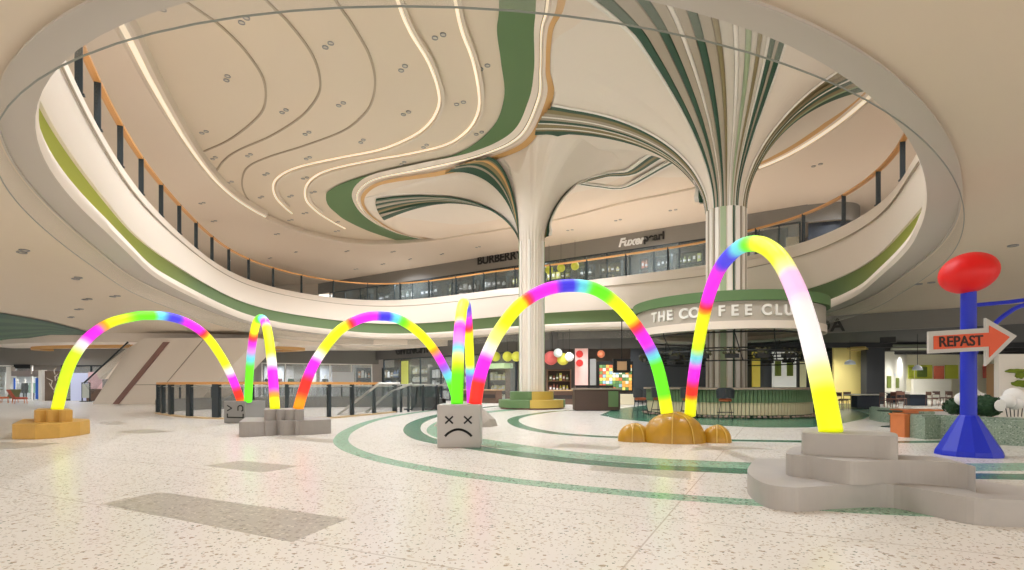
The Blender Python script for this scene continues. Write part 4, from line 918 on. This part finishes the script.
mound(683,444.5,1.42,.66,'largest golden rounded mound where two arches land'); mound(638,442.5,.78,.40,'smaller golden mound left of the largest mound'); mound(722,443.5,.66,.38,'smaller golden mound right of the largest mound'); mound(660,442,.6,.25,'low golden mound tucked between the left and the largest mound') if 0 else None
# rock behind the sad cube
x,y=PZ(482,428); t=empty('grey_rock',(x-.55,y+.9,0),'grey faceted rock half hidden behind the sad face cube','rock')
m=MB(); rings=[]; n=11
for r,z in((1.0,0),(.88,.2),(.62,.48),(.38,.68),(.001,.78)):
    rings.append([((r+.06*math.sin(k*4.3+z*9))*math.cos(2*PI*k/n),(r+.06*math.cos(k*3.1+z*5))*.9*math.sin(2*PI*k/n),z+(.05*math.sin(k*2.7) if 0<z<.7 else 0)) for k in range(n)])
m.band(rings); m.build('stone',ROCK,t)
# ---------------- cubes
def fx(parent,pts,w,y,mt,name,M=None):
    m=MB(); L=len(pts)
    for i in range(L-1):
        (a,b),(c,d)=pts[i],pts[i+1]; dx,dz=c-a,d-b; l=math.hypot(dx,dz) or 1; nx,nz=-dz/l*w/2,dx/l*w/2; e=w*.25; ux,uz=dx/l*e,dz/l*e
        q=[(a+nx-ux,b+nz-uz),(c+nx+ux,d+nz+uz),(c-nx+ux,d-nz+uz),(a-nx-ux,b-nz-uz)]
        vs=[(p[0],y,p[1]) for p in q]+[(p[0],y-.012,p[1]) for p in q]; m.add(vs,[(0,1,2,3),(7,6,5,4),(0,4,5,1),(1,5,6,2),(2,6,7,3),(3,7,4,0)])
    o=m.build(name,mt,parent); return o
x0,y0=PZ(437,448); x1,_=PZ(480,448); w=(x1-x0); 
cube=empty('face_cube',((x0+x1)/2,y0,0),'pale grey cube with a black sad face and crossed eyes','cube')
hh=.895; MB().box((0,w/2,hh/2),(w,w,hh)).build('body',mat('cube_grey',(190,184,180),.45,noise=.03,nscale=2),cube,bevel=.02)
S=w/385.0
def q(cx,cy): return ((cx-292)*S, hh-(cy-130)*S)
INK=mat('ink_black',(18,18,18),.6)
for ex,ey in((208,267),(376,267)):
    fx(cube,[q(ex-32,ey-30),q(ex+32,ey+30)],.034,-.0,INK,'eye'); fx(cube,[q(ex+32,ey-30),q(ex-32,ey+30)],.034,-.001,INK,'eye')
pts=[]
for k in range(17):
    u=k/16; pts.append(q(175+232*u,410-58*math.sin(PI*u)**.8 if 0<u<1 else 410))
fx(cube,pts,.048,0,INK,'mouth')
# left cube, rotated
cube=empty('face_cube',(*PZ(245.5,423.5),0),'dark grey cube with a sideways bracket mouth face, at the foot of the leftmost arch','cube')
s_=.92; a=R_(-38)
# left face runs from near corner to the left-back, right face to the right-back
MB().box((0,0,0),(.01,.01,.01)) 
fc=bpy.data.objects.new('body',None) if 0 else None
th=R_(-17.5); cube.rotation_euler=(0,0,th)
MB().box((-s_/2,s_/2,.375),(s_,s_,.75)).build('body',mat('cube_dark',(140,138,136),.5,noise=.04,nscale=2),cube,bevel=.015)
def q2(u,v): return (-s_+s_*u,.75*(1-v))
fx(cube,[q2(.17,.20),q2(.37,.32),q2(.17,.44)],.036,0,INK,'eye')
fx(cube,[q2(.66,.42),q2(.66,.26),q2(.72,.2),q2(.82,.2),q2(.88,.26),q2(.88,.42),q2(.82,.44)],.036,0,INK,'eye')
fx(cube,[q2(.17,.58),q2(.17,.74),q2(.9,.74),q2(.9,.58)],.045,0,INK,'mouth')
# ---------------- rainbow tubes
K={'y':(246,255,20),'yg':(214,255,30),'g':(110,255,30),'c':(110,220,250),'b':(70,60,240),'v':(160,90,240),'m':(255,40,245),'r':(255,50,40),'o':(255,160,20),'w':(250,246,250),'p':(250,200,245),'l':(225,150,250),'py':(250,255,140)}
def tube_arch(label,px,Y0,Y1,rad,stops,z0=None,z1=None):
    k0=(px[0][0]-512)/F; k1=(px[-1][0]-512)/F; A=Vector((k0*Y0,Y0)); B=Vector((k1*Y1,Y1)); pts=[]; L=[0]
    for i in range(1,len(px)): L.append(L[-1]+math.dist(px[i],px[i-1]))
    for (x,y),l in zip(px,L):
        k=(x-512)/F; d=B-A; s=(k*A.y-A.x)/(d.x-k*d.y); X=A.x+d.x*s; Y=A.y+d.y*s; pts.append((X,Y,EYE+(H0-y)/F*Y))
    if z0 is not None: pts[0]=(pts[0][0],pts[0][1],z0)
    if z1 is not None: pts[-1]=(pts[-1][0],pts[-1][1],z1)
    dense=catmull(pts,8); tt=[v.x for v in catmull([(l/L[-1],0,0) for l in L],8)]
    n=16; mb=MB(); mb.tube(dense,rad,n)
    me=bpy.data.meshes.new('rainbow_tube'); me.from_pydata(mb.v,[],mb.f); ca=me.color_attributes.new('tube_colour','FLOAT_COLOR','POINT')
    def colr(t):
        for i in range(len(stops)-1):
            a,ka=stops[i]; b,kb=stops[i+1]
            if t<=b:
                u=0 if b==a else max(0,min(1,(t-a)/(b-a))); u=u*u*(3-2*u); ca_,cb=lin(K[ka]),lin(K[kb]); return tuple(ca_[j]*(1-u)+cb[j]*u for j in range(3))+(1,)
        return lin(K[stops[-1][1]])
    for i in range(len(dense)):
        c=colr(tt[i])
        for k in range(n): ca.data[i*n+k].color=c
    bm=bmesh.new(); bm.from_mesh(me); bmesh.ops.recalc_face_normals(bm,faces=bm.faces); bm.to_mesh(me); bm.free()
    o=link('rainbow_tube',me,TUBE,None,True); tag(o,label,'light tube','rainbow arches across the floor'); return o
TUBE=bpy.data.materials.new('glowing_rainbow_tube'); TUBE.use_nodes=True; nt=TUBE.node_tree; at=nt.nodes.new('ShaderNodeAttribute'); at.attribute_name='tube_colour'
b=nt.nodes['Principled BSDF']; nt.links.new(at.outputs['Color'],b.inputs['Base Color']); nt.links.new(at.outputs['Color'],b.inputs['Emission Color']); b.inputs['Emission Strength'].default_value=.42; b.inputs['Roughness'].default_value=.5
tube_arch('leftmost long rainbow tube arching from the wooden podium to the dark cube',[(57,411),(63,385),(72,360),(88,338),(110,323),(135,316.5),(150,315.5),(170,317),(190,324),(207,337),(222,358),(233,380),(241,401)],14.2,18.7,.132,
 [(0,'y'),(.1,'yg'),(.21,'yg'),(.25,'w'),(.28,'m'),(.325,'m'),(.35,'o'),(.38,'y'),(.42,'yg'),(.48,'g'),(.53,'g'),(.555,'c'),(.59,'b'),(.62,'b'),(.655,'m'),(.70,'m'),(.725,'r'),(.75,'y'),(.86,'y'),(.885,'w'),(.91,'m'),(.935,'m'),(.96,'r'),(.985,'r'),(1,'o')],z0=.65,z1=.74)
tube_arch('small narrow rainbow hoop between the dark cube and the scalloped grey podium',[(248,402),(249,382),(250.3,362),(252.5,342),(255.5,326),(259,319.5),(262.5,319),(266,325),(269,340),(271.5,360),(273.5,385),(275,411)],18.4,14.4,.125,
 [(0,'g'),(.2,'g'),(.25,'c'),(.29,'l'),(.33,'m'),(.365,'r'),(.41,'y'),(.45,'y'),(.475,'g'),(.49,'c'),(.515,'m'),(.55,'y'),(.68,'y'),(.74,'w'),(.78,'m'),(.87,'m'),(.92,'o'),(.95,'y'),(1,'y')],z0=.74,z1=.65)
tube_arch('long rainbow tube arching from the scalloped grey podium to the rock behind the sad cube',[(298,411),(303,392),(311,370),(323,350),(340,330),(360,319),(378,316),(398,319),(418,332),(434,350),(446,371),(453,388),(457,404)],14.4,17,.135,
 [(0,'o'),(.03,'o'),(.08,'r'),(.12,'r'),(.16,'m'),(.2,'m'),(.225,'w'),(.26,'y'),(.37,'y'),(.4,'r'),(.43,'m'),(.49,'m'),(.52,'b'),(.55,'b'),(.575,'c'),(.605,'g'),(.66,'y'),(.745,'y'),(.775,'o'),(.81,'m'),(.85,'v'),(.88,'c'),(.92,'g'),(1,'g')],z0=.65,z1=.68)
tube_arch('tall thin rainbow hoop rising from the sad face cube and back to the rock',[(457,404),(457.5,380),(458.4,350),(460,325),(462,309),(464,303),(466,306),(467.4,318),(468.6,335),(469.6,355),(470.3,378),(471,398)],11.5,16.6,.13,
 [(0,'g'),(.14,'g'),(.2,'yg'),(.24,'py'),(.27,'c'),(.31,'l'),(.38,'m'),(.43,'y'),(.5,'y'),(.53,'b'),(.56,'v'),(.59,'m'),(.64,'r'),(.67,'y'),(.83,'y'),(.86,'c'),(.89,'v'),(1,'m')],z0=.9,z1=.76)
tube_arch('large rainbow tube arching from the sad face cube to the golden mounds',[(475,404),(479,380),(487,355),(500,330),(520,305),(545,290),(572,285.5),(597,290),(620,307),(640,332),(655,360),(663,390),(668,421)],11.5,12.4,.14,
 [(0,'r'),(.06,'r'),(.085,'m'),(.13,'m'),(.16,'w'),(.2,'py'),(.25,'y'),(.32,'y'),(.345,'r'),(.37,'m'),(.42,'m'),(.45,'b'),(.48,'b'),(.505,'c'),(.54,'g'),(.58,'g'),(.62,'y'),(.68,'y'),(.71,'r'),(.74,'m'),(.765,'m'),(.785,'v'),(.805,'c'),(.83,'g'),(.92,'g'),(.95,'y'),(1,'y')],z0=.89,z1=.52)
tube_arch('tallest rainbow tube arching from the golden mounds to the big grey podium',[(690,421),(692,390),(696,360),(702,325),(709,295),(720,268),(737,249),(753,243.5),(768,248),(782,262),(796,290),(806,320),(814,350),(821,380),(827,410),(831,435)],12.5,6.3,.126,
 [(0,'y'),(.04,'y'),(.065,'r'),(.085,'r'),(.11,'m'),(.13,'m'),(.155,'c'),(.18,'yg'),(.21,'y'),(.255,'y'),(.28,'r'),(.305,'m'),(.37,'m'),(.4,'b'),(.425,'b'),(.45,'c'),(.475,'g'),(.5,'y'),(.56,'y'),(.585,'py'),(.61,'p'),(.65,'p'),(.69,'w'),(.8,'w'),(.86,'py'),(.9,'y'),(1,'y')],z0=.6,z1=.753)
# ---------------- balloon signpost
bx,by=PZ(968.5,455); t=empty('balloon_signpost',(bx,by,0),'blue signpost topped by a tilted red oval balloon','signpost')
s=by/F
MB().lathe([(27.5*s,0),(27.5*s,.03),(26.7*s,.09),(8.2*s,.72),(7.2*s,.74)],(0,0,0),12).build('base',BLUE,t)
pt_=EYE+(H0-292)/F*by
MB().lathe([(6.8*s,.7),(6.4*s,pt_+.05)],(0,0,0),20).build('pole',BLUE,t,smooth=True)
m=MB(); ra,rb=26.5*s,20*s; n=24
m.lathe([(0,-1)]+[(math.sin(a*PI/16),-math.cos(a*PI/16)) for a in range(1,16)]+[(0,1)],(0,0,0),32,caps=False)
tl=R_(16)
m.v=[((x*ra)*math.cos(tl)-(z*rb)*math.sin(tl),y*rb*1.1,(x*ra)*math.sin(tl)+(z*rb)*math.cos(tl)) for x,y,z in m.v]
o=m.build('balloon',RED,t,smooth=True); o.location=(0,0,EYE+(H0-273)/F*by)
MB().tube([(6*s,0.05,EYE+(H0-305)/F*by),(40*s,.0,EYE+(H0-302)/F*by),(120*s,-.1,EYE+(H0-292)/F*by)],2.0*s,8).build('arm',BLUE,t,smooth=True)
MB().tube(catmull([(6*s,0.05,EYE+(H0-360)/F*by),(14*s,.05,EYE+(H0-342)/F*by),(24*s,0.04,EYE+(H0-328)/F*by),(38*s,0,EYE+(H0-314)/F*by),(60*s,0,EYE+(H0-304)/F*by),(120*s,-.1,EYE+(H0-296)/F*by)],5),2.2*s,8).build('arm',BLUE,t,smooth=True)
# arrow sign in front of the post
Ys=by-.42; ar=[(929,331.5),(986,328),(986,318),(1017,336),(986,366),(986,350.5),(929,353.5)]
ai=[(934,336),(989.5,332.5),(989.5,325.5),(1010,337),(989.5,357.5),(989.5,346.5),(934,349.5)]
t=empty('arrow_sign',PY(972,340,Ys),'orange arrow sign with silver border fixed on the blue post','sign')
slab(ar,Ys,Ys+.05,'border',SILV,t); slab(ai,Ys-.012,Ys+.01,'face',ORS,t)
p=PY(961,341.6,Ys-.02); tx=text('REPAST',.255,p,(PI/2,R_(-2.5),0),mat('sign_text',(44,24,20),.6),t,.004,'lettering',.005,.93); tx.matrix_parent_inverse=Matrix.Translation(t.location).inverted()
tx.rotation_euler=(PI/2,R_(-2.2),0)
MB().box((bx,Ys+.14,PY(0,341,Ys)[2]),(.2,.18,.25)).build('bracket',DARK,t,world=True)
# ---------------- restaurant on the right
RW=((17,47),(44,36))
tag(wbox(833,352,862,396,((15,38),(22,38)),'wall_yellow',YEL,th=.2,z0=.0,z1=4.0,kind='structure'))
MB().box((24.3,39.3,1.95),(.9,.9,3.9)).build('wall_pillar',INDK)['kind']='structure'
a=PY(864,385,37.0); MB().box((a[0]+.6,37,2.4),(1.25,.6,4.8)).build('wall_pillar',mat('pillar_dark',(64,66,70),.7))['kind']='structure'
# white wall with framed pictures receding
sg=((26.0,39.0),(34.5,47.4))
(wa,wb),(wc,wd)=sg
wall_run(sg,0,4.1,'wall_restaurant_left',mat('white_wall',(244,242,230),.6))
for px0,px1,py0,py1,lb in [(874,880,373,388,'framed green picture nearest the dark pillar on the white restaurant wall'),(887,891,376,388,'middle framed green picture on the white restaurant wall'),(896,899,378,388,'furthest framed green picture on the white restaurant wall')]:
    wbox(px0,py0,px1,py1,sg,'framed_picture',mat('pic_green',(120,136,52),.5,noise=.4,nscale=3),off=.12,th=.05,label=lb,cat='picture',bevel=.01)
wall_run(((33,47.5),(46,47.5)),0,5,'wall_restaurant_back',mat('rear_wall',(236,232,206),.6)); BW=((31,47.2),(46,47.2))
for a_,b_,y0_,y1_,cc,lb in [(909,913,367,377,(150,160,50),'small olive picture on the lime rear wall of the restaurant'),(917,927,367,377,(90,110,44),'dark green picture beside the small olive one on the lime rear wall'),(934,944,366,379,(232,120,96),'coral picture on the lime rear wall left of the blue post'),(983,990,365,378,(222,110,100),'coral picture right of the blue post in the restaurant')]:
    wbox(a_,y0_,b_,y1_,BW,'wall_picture',mat('pic_%d_%d_%d'%cc,cc,.5,noise=.2),off=0,th=.06,label=lb,cat='picture',bevel=.01)
for a_,b_,lb in [(908,914,'lime panel left of centre on the restaurant rear wall'),(915,932,'wide lime panel centred on the restaurant rear wall'),(945,958,'lime panel just left of the blue post on the restaurant rear wall')]:
    wbox(a_,365,b_,378.5,BW,'lime_panel',mat('lime_wall',(206,214,80),.6),off=-.17,th=.05,label=lb,cat='wall panel',z0=1.85,bevel=.01)
wbox(912,379,950,384,BW,'banquette_back',mat('white_wall',(0,0,0)),off=.2,th=.3,label='long white panel below the pictures on the lime rear wall',cat='panel',z0=0,bevel=.02)
# dark ceiling and beams inside the restaurant
struct(MB().add([(13,32.3,4.12),(27,21.9,4.12),(46,8.1,4.12),(46,48,4.12),(13,48,4.12)],[(0,1,2,3,4)]).build('ceiling',mat('dark_ceiling',(74,74,74),.8)))
for y_ in(36,40,44): struct(MB().box((30,y_,3.95),(30,.35,.32)).build('trim_beam',mat('beam_dark',(58,58,60),.7)))
def slabp(pts,z,th,mt,name,label,cat):
    p=[PZ(x,y,z) for x,y in pts]; c=(sum(a for a,_ in p)/len(p),sum(b for _,b in p)/len(p)); m=MB().prism([(a-c[0],b-c[1]) for a,b in p],0,th); o=m.build(name,mt); o.location=(*c,z); return tag(o,label,cat)
slabp([(847,349),(865,348),(888,360),(878,361)],3.7,.12,mat('ochre_panel',(186,160,96),.6),'ceiling_panel','hanging ochre ceiling panel nearest the yellow wall','ceiling panel')
slabp([(883,362),(892,361),(908,368),(900,369)],3.5,.12,mat('ochre_panel',(0,0,0)),'ceiling_panel','smaller hanging ochre ceiling panel further back above the long tables','ceiling panel')
slabp([(893,346),(932,346),(940,351),(890,351)],3.85,.1,mat('greenish_panel',(120,126,104),.6),'ceiling_panel','grey green hanging ceiling panel behind the arrow sign','ceiling panel')
slabp([(915,362),(950,361),(958,368),(925,370)],3.5,.1,mat('ochre_panel',(0,0,0)),'ceiling_panel','hanging ochre ceiling panel beside the blue post','ceiling panel')
wbox(880,337,896,343,S5,'ceiling_speaker',BLACK,off=.2,th=.3,label='black box unit mounted on the grey fascia right of the tallest arch',cat='speaker',bevel=.02)
def pendant(px,py,Y,label,w=.5):
    x,y,z=PY(px,py,Y); t=empty('pendant_lamp',(x,y,z),label,'pendant lamp')
    MB().lathe([(w/2,-.12),(w*.42,.04),(w*.25,.12),(.04,.18)],(0,0,0),20,caps=False).build('shade',mat('shade_white',(226,232,238),.4,emit=.1),t,smooth=True)
    MB().lathe([(0,-.1),(w*.3,-.08),(0,.05)],(0,0,0),12,caps=False).build('bulb',LAMP,t); MB().tube([(0,0,.15),(0,0,max(.3,4.12-z))],.012,6).build('cord',BLACK,t)
pendant(850,362.5,34,'wide white pendant lamp before the yellow wall',.65); pendant(917.5,368,30,'white pendant lamp left of the arrow sign',.5); pendant(877,372,40,'small pendant lamp near the first framed picture',.4); pendant(893,374.5,44,'smallest pendant lamp furthest along the white restaurant wall',.4); pendant(972.5,366,34,'white pendant lamp just right of the blue post',.5)
def dtable(px0,px1,Y,label,top=WHITEM,zt=.76,dep=.9,rz=0):
    xa=(px0-512)/F*Y; xb=(px1-512)/F*Y; t=empty('dining_table',((xa+xb)/2,Y,0),label,'table',None,rz); L=xb-xa
    MB().box((0,0,zt),(L+.3,dep+.1,.06)).build('tabletop',top,t,bevel=.01); MB().box((0,0,zt/2-.02),(L-.25,dep*.6,zt-.08)).build('base',NAVY,t)
dtable(852,879,30.5,'navy based table with white top nearest the tallest arch'); dtable(905,926,34,'navy based white topped table under the pendant lamp left of the post')
dtable(887,897,39,'further navy based white topped table along the white restaurant wall'); dtable(897,909,42,'furthest white topped table in the restaurant'); dtable(976,990,33,'white topped table behind the blue post')
def chair(px,Y,label,col,rz):
    x=(px-512)/F*Y; t=empty('dining_chair',(x,Y,0),label,'chair','restaurant chairs',rz); mt=mat('cloth_%d_%d_%d'%col,col,.7)
    MB().box((0,0,.46),(.44,.44,.05)).build('seat',mt,t,bevel=.01)
    MB().box((0,.21,.78),(.42,.03,.22)).build('backrest',mt,t,bevel=.01)
    for a,b in((-.2,-.2),(.2,-.2),(.2,.2),(-.2,.2)): MB().tube([(a,b,.9 if b>0 else .44),(a*1.1,b*1.1,0)],.016,6).build('leg',mat('chair_leg',(120,84,70),.5),t)
for i,(px,Y,cc,rz) in enumerate([(842,30,(90,70,60),0.3),(845,32,(120,90,70),PI),(886,29.4,(110,84,78),.4),(890,32.5,(150,96,84),PI+.3),(897,31,(120,74,66),PI/2),(901,37.5,(96,70,64),0),(901.5,33.5,(140,100,84),-.4),(932,33,(120,90,76),PI/2),(938,35,(110,84,78),-.2),(946,36,(120,90,76),PI),(953,33,(90,70,60),.2)]):
    chair(px,Y,['dark chair just right of the tallest arch foot','tan chair before the yellow wall','mauve chair beside the navy table end','rose brown chair behind the mauve chair','brown chair turned sideways between the two white topped tables','dark chair further back between the two white topped tables','tan chair left of the table under the pendant lamp','tan chair turned sideways right of the pendant lamp table','mauve chair close to the pendant lamp table','tan chair furthest back beside the blue post','dark chair right beside the blue post'][i],cc,rz)
# curved terrazzo benches
def bench(px,zt,back,label,name='planter_bench',cap=None):
    f=[PZ(x,y,0) for x,y in px]; p=[(v.x,v.y) for v in catmull([(*q,0) for q in f],5)]; c=(sum(a for a,_ in p)/len(p),sum(b for _,b in p)/len(p))
    poly=p+[(a,b+back) for a,b in p[::-1]]; t=empty(name,(*c,0),label,'bench'); m=MB().prism(poly,0,zt-.04); m.build('body',TBEN,t,world=True,bevel=.02)
    poly2=[(a,b+.1) for a,b in p]+[(a,b+back-.1) for a,b in p[::-1]]; MB().prism(poly2,zt-.04,zt).build('seat_edge',TBEN if cap is None else cap,t,world=True)
    return t
bench([(925,439.5),(945,439.5),(970,442.5),(1000,445),(1060,448)],.58,.9,'long green speckled terrazzo planter bench behind the blue post')
bench([(884,421),(896,423.5),(912,424.5),(935,425)],.5,.8,'further green speckled terrazzo planter bench behind the small round tables')
t=empty('wooden_stool_box',(*PZ(915,437.5),0),'orange slatted wooden box seat against the terrazzo bench','box seat')
xa,ya=PZ(905,436.5); xb,_=PZ(926,436.5); Lw=xb-xa
for k in range(4): MB().box((-Lw/2+Lw*(k+.5)/4,.25,.27),(Lw/4*.94,.5,.54)).build('slat_block',ORW,t)
MB().box((0,.25,.56),(Lw+.04,.54,.04)).build('top',ORW,t); 
t=empty('wooden_stool_box',(*PZ(912,428),0),'smaller orange wooden seat beyond the slatted box','box seat'); MB().box((0,.3,.25),(.5,.5,.5)).build('body',ORW,t,bevel=.01); MB().box((.35,.3,.53),(1.2,.6,.05)).build('top',ORW,t)
def rtable(px,py,label,r=.36,h=.52):
    x,y=PZ(px,py); t=empty('round_table',(x,y,.003),label,'table'); G=mat('table_green',(36,58,48),.5)
    MB().lathe([(r,h-.04),(r,h)],(0,0,0),28).build('tabletop',G,t,smooth=True,bevel=.008); MB().lathe([(.035,.03),(.03,h-.04)],(0,0,0),10).build('stem',G,t); MB().lathe([(r*.75,0),(r*.7,.02),(.04,.05)],(0,0,0),24).build('foot',G,t)
rtable(891,427,'small round dark green pedestal table further left of the wooden box seat'); rtable(905,433.5,'small round dark green pedestal table beside the wooden box seat',.38,.53)
# green planting kerb, shrub, decorations
def bush(x,y,z,r,label,mt,n=260,name='clipped_shrub',decal=True):
    t=empty(name,(x,y,z),label,'plant'); MB().lathe([(0,0)]+[(r*.86*math.sin(a*PI/10),r*.8-r*.8*math.cos(a*PI/10)) for a in range(1,10)]+[(0,r*1.6)],(0,0,0),16,caps=False).build('core',mt,t,smooth=True)
    m=MB()
    for i in range(n):
        u=random.uniform(-1,1); a=random.uniform(0,2*PI); q=math.sqrt(1-u*u); c=Vector((r*q*math.cos(a),r*q*math.sin(a),r*.8+r*.8*u)); w=r*.13; d1=Vector((random.uniform(-1,1),random.uniform(-1,1),random.uniform(-1,1))).normalized()*w; d2=Vector((random.uniform(-1,1),random.uniform(-1,1),random.uniform(-1,1))).normalized()*w
        m.add([c-d1,c-d2,c+d1,c+d2],[(0,1,2,3)])
    m.build('foliage',mt,t); return t
LEAF=mat('leaf_dark',(40,74,44),.7,noise=.25,nscale=6); FL=mat('flower_white',(245,245,242),.7)
x,y=(943.5-512)/F*13.6,13.6; 
t=bush((955-512)/F*13.2,13.2,.58,.24,'clipped dark green shrub just left of the blue post in the planter',LEAF); 
t=bush((986-512)/F*12.45,12.45,.58,.30,'clipped dark green shrub with a white disc right of the blue post',LEAF)
MB().lathe([(0,0),(.13,0),(.13,.02),(0,.02)],(0,0,0),20).build('white_disc',FL,t).rotation_euler=(PI/2,0,0); t.children[-1].location=(.04,-.31,.26)
def cloud(px,py,Y,label,s=.2,seed=1):
    rnd=random.Random(seed); x=(px-512)/F*Y; t=empty('white_flower_puff',(x,Y,.58),label,'plant'); zc=EYE+(H0-py)/F*Y-.58
    m=MB()
    for dx,dz,r in((-.18,0,.16),(.02,.1,.2),(.2,.0,.17),(.0,-.04,.16)):
        m.lathe([(0,-r)]+[(r*math.sin(a*PI/8),-r*math.cos(a*PI/8)) for a in range(1,8)]+[(0,r)],(dx,rnd.uniform(-.05,.05),zc+dz),14,caps=False)
    m.build('puff',FL,t,smooth=True)
    for k in range(5): MB().tube([(-.2+.1*k,0,zc-.1),(-.15+.08*k,0,0)],.01,5).build('stem',BLACK,t)
cloud(1014,401,12.25,'large white cloud shaped flower puff on the planter at the right edge'); cloud(969,399,12.9,'white flower puff partly behind the blue post',seed=3)
o=MB().box((0,0,1.15),(2.6,.2,2.3)).build('display_board',WHITEM,bevel=.02); Yb=17.5; o.location=((1021-512)/F*Yb+.5,Yb,0); tag(o,'white display board with green moss patches at the right edge','board')
bo=o; bl=o.location
def blob(parent,cx,cz,w,h,mt,y=-.12,name='moss_patch'):
    m=MB(); n=20; f=[]; rnd=random.Random(cx*10)
    ring_=[(cx+w/2*math.cos(2*PI*k/n)*(1+.15*rnd.uniform(-1,1)),y-.03,cz+h/2*math.sin(2*PI*k/n)*(1+.2*rnd.uniform(-1,1))) for k in range(n)]; ring2=[(a,y+.03,b) for a,_,b in ring_]
    m.add(ring_+ring2,[tuple(range(n))]+[(i,(i+1)%n,n+(i+1)%n,n+i) for i in range(n)]); return m.build(name,mt,parent)
MOSS=mat('moss',(120,140,40),.9,noise=.4,nscale=12)
blob(bo,-.75,1.75,.75,.14,MOSS); blob(bo,-.65,1.62,.3,.22,MOSS); blob(bo,-.55,1.35,.7,.22,MOSS); blob(bo,.3,1.75,.6,.2,MOSS)
shelf_unit(991,1004,((18,20.5),(24,20.5)),2.1,6,'narrow wooden rack of red and brown items left of the moss board',None,0,mat('rack_wood',(186,150,110),.6),[(176,90,70),(150,110,80),(200,170,140)],ncol=4,dep=.4,back=mat('rack_back',(160,120,90),.7))
x,y=(984-512)/F*21,21
# ---------------- lights: added fill spots, set apart from the downlight fittings
def spot(x,y,z,e,col=(1,.93,.82),size=150,rad=.12):
    l=bpy.data.lights.new('lamp','SPOT'); l.energy=e; l.color=col; l.spot_size=R_(size); l.spot_blend=.9; l.shadow_soft_size=rad
    o=bpy.data.objects.new('fill_spot',l); C.objects.link(o); o.location=(x,y,z); return o
WARM=(.89,.935,1)
for X in(-10,-3.5,3.5,10):
    for Y in(13,20,27,34,41): 
        if (X/17)**2+((Y-27)/19)**2<1: spot(X,Y,13.7,1500,WARM)
for X in range(-40,44,8):
    for Y in range(-10,60,8):
        if X*X/18**2+((Y-22)/19)**2<1.05: continue
        spot(X+1,Y,4.05 if (X<-12 and Y>36) else 4.8,430,WARM,168)
for X,Y in [(-24,20),(-24,34),(-24,48),(-12,56),(2,50),(10,45),(22,34),(27,22),(26,10)]: spot(X,Y,13.7,1400,WARM,168)
def along(seg,us,off,z,e):
    (x0,y0),(x1,y1)=seg; L=math.hypot(x1-x0,y1-y0); nx,ny=(y1-y0)/L,-(x1-x0)/L
    for u in us: spot(x0+(x1-x0)*u+nx*off,y0+(y1-y0)*u+ny*off,z,e,WARM,165)
along(S1,[.12,.3,.45,.6,.75,.9],-.5,2.8,170); along(S1,[.2,.5,.8],2.2,4.1,300); along(S2,[.2,.5,.8],-.5,3.3,260); along(S3,[.08,.22,.36,.5,.64,.78,.92],-.4,3.65,230); along(S34,[.2,.6],2.8,4.1,300); along(S3,[.3,.6,.9],3.5,4.3,300)  # spots added to brighten the shop fronts and their goods
along(U1,[.12,.2,.28,.36,.44,.52,.6,.68,.76,.84,.92],-.35,12.45,330)
for X,Y in [(-30,47.5),(-18,57),(-3,47),(7,40)]: spot(X,Y,4.5,500,WARM,168)
for X,Y in [(22,36),(31,41),(25,31),(33,38),(36,30),(33,45)]: spot(X,Y,3.7,480,(1,.98,.93),168)
for X,Y in [(-22,67.5),(-16,64),(-10,60),(-4,56.5),(2,52.5),(8,48.5),(14,44.5),(20,41)]: spot(X,Y,12.3,300,WARM,168)  # added to brighten the upper shop interiors
w=bpy.data.worlds.new('World'); bpy.context.scene.world=w; w.use_nodes=True; w.node_tree.nodes['Background'].inputs[0].default_value=(1,.97,.93,1); w.node_tree.nodes['Background'].inputs[1].default_value=2.0
# ---------------- camera
cam=bpy.data.cameras.new('camera'); co=bpy.data.objects.new('camera',cam); C.objects.link(co); co.location=(0,0,EYE); co.rotation_euler=(PI/2,0,0)
cam.sensor_width=36; cam.lens=F/1024*36; cam.shift_y=(H0-285)/1024; cam.clip_end=300
sc=bpy.context.scene; sc.camera=co; sc.view_settings.view_transform='Standard'; sc.view_settings.look='None'; sc.view_settings.exposure=0.08; sc.view_settings.gamma=1; sc.view_settings.use_curve_mapping=False
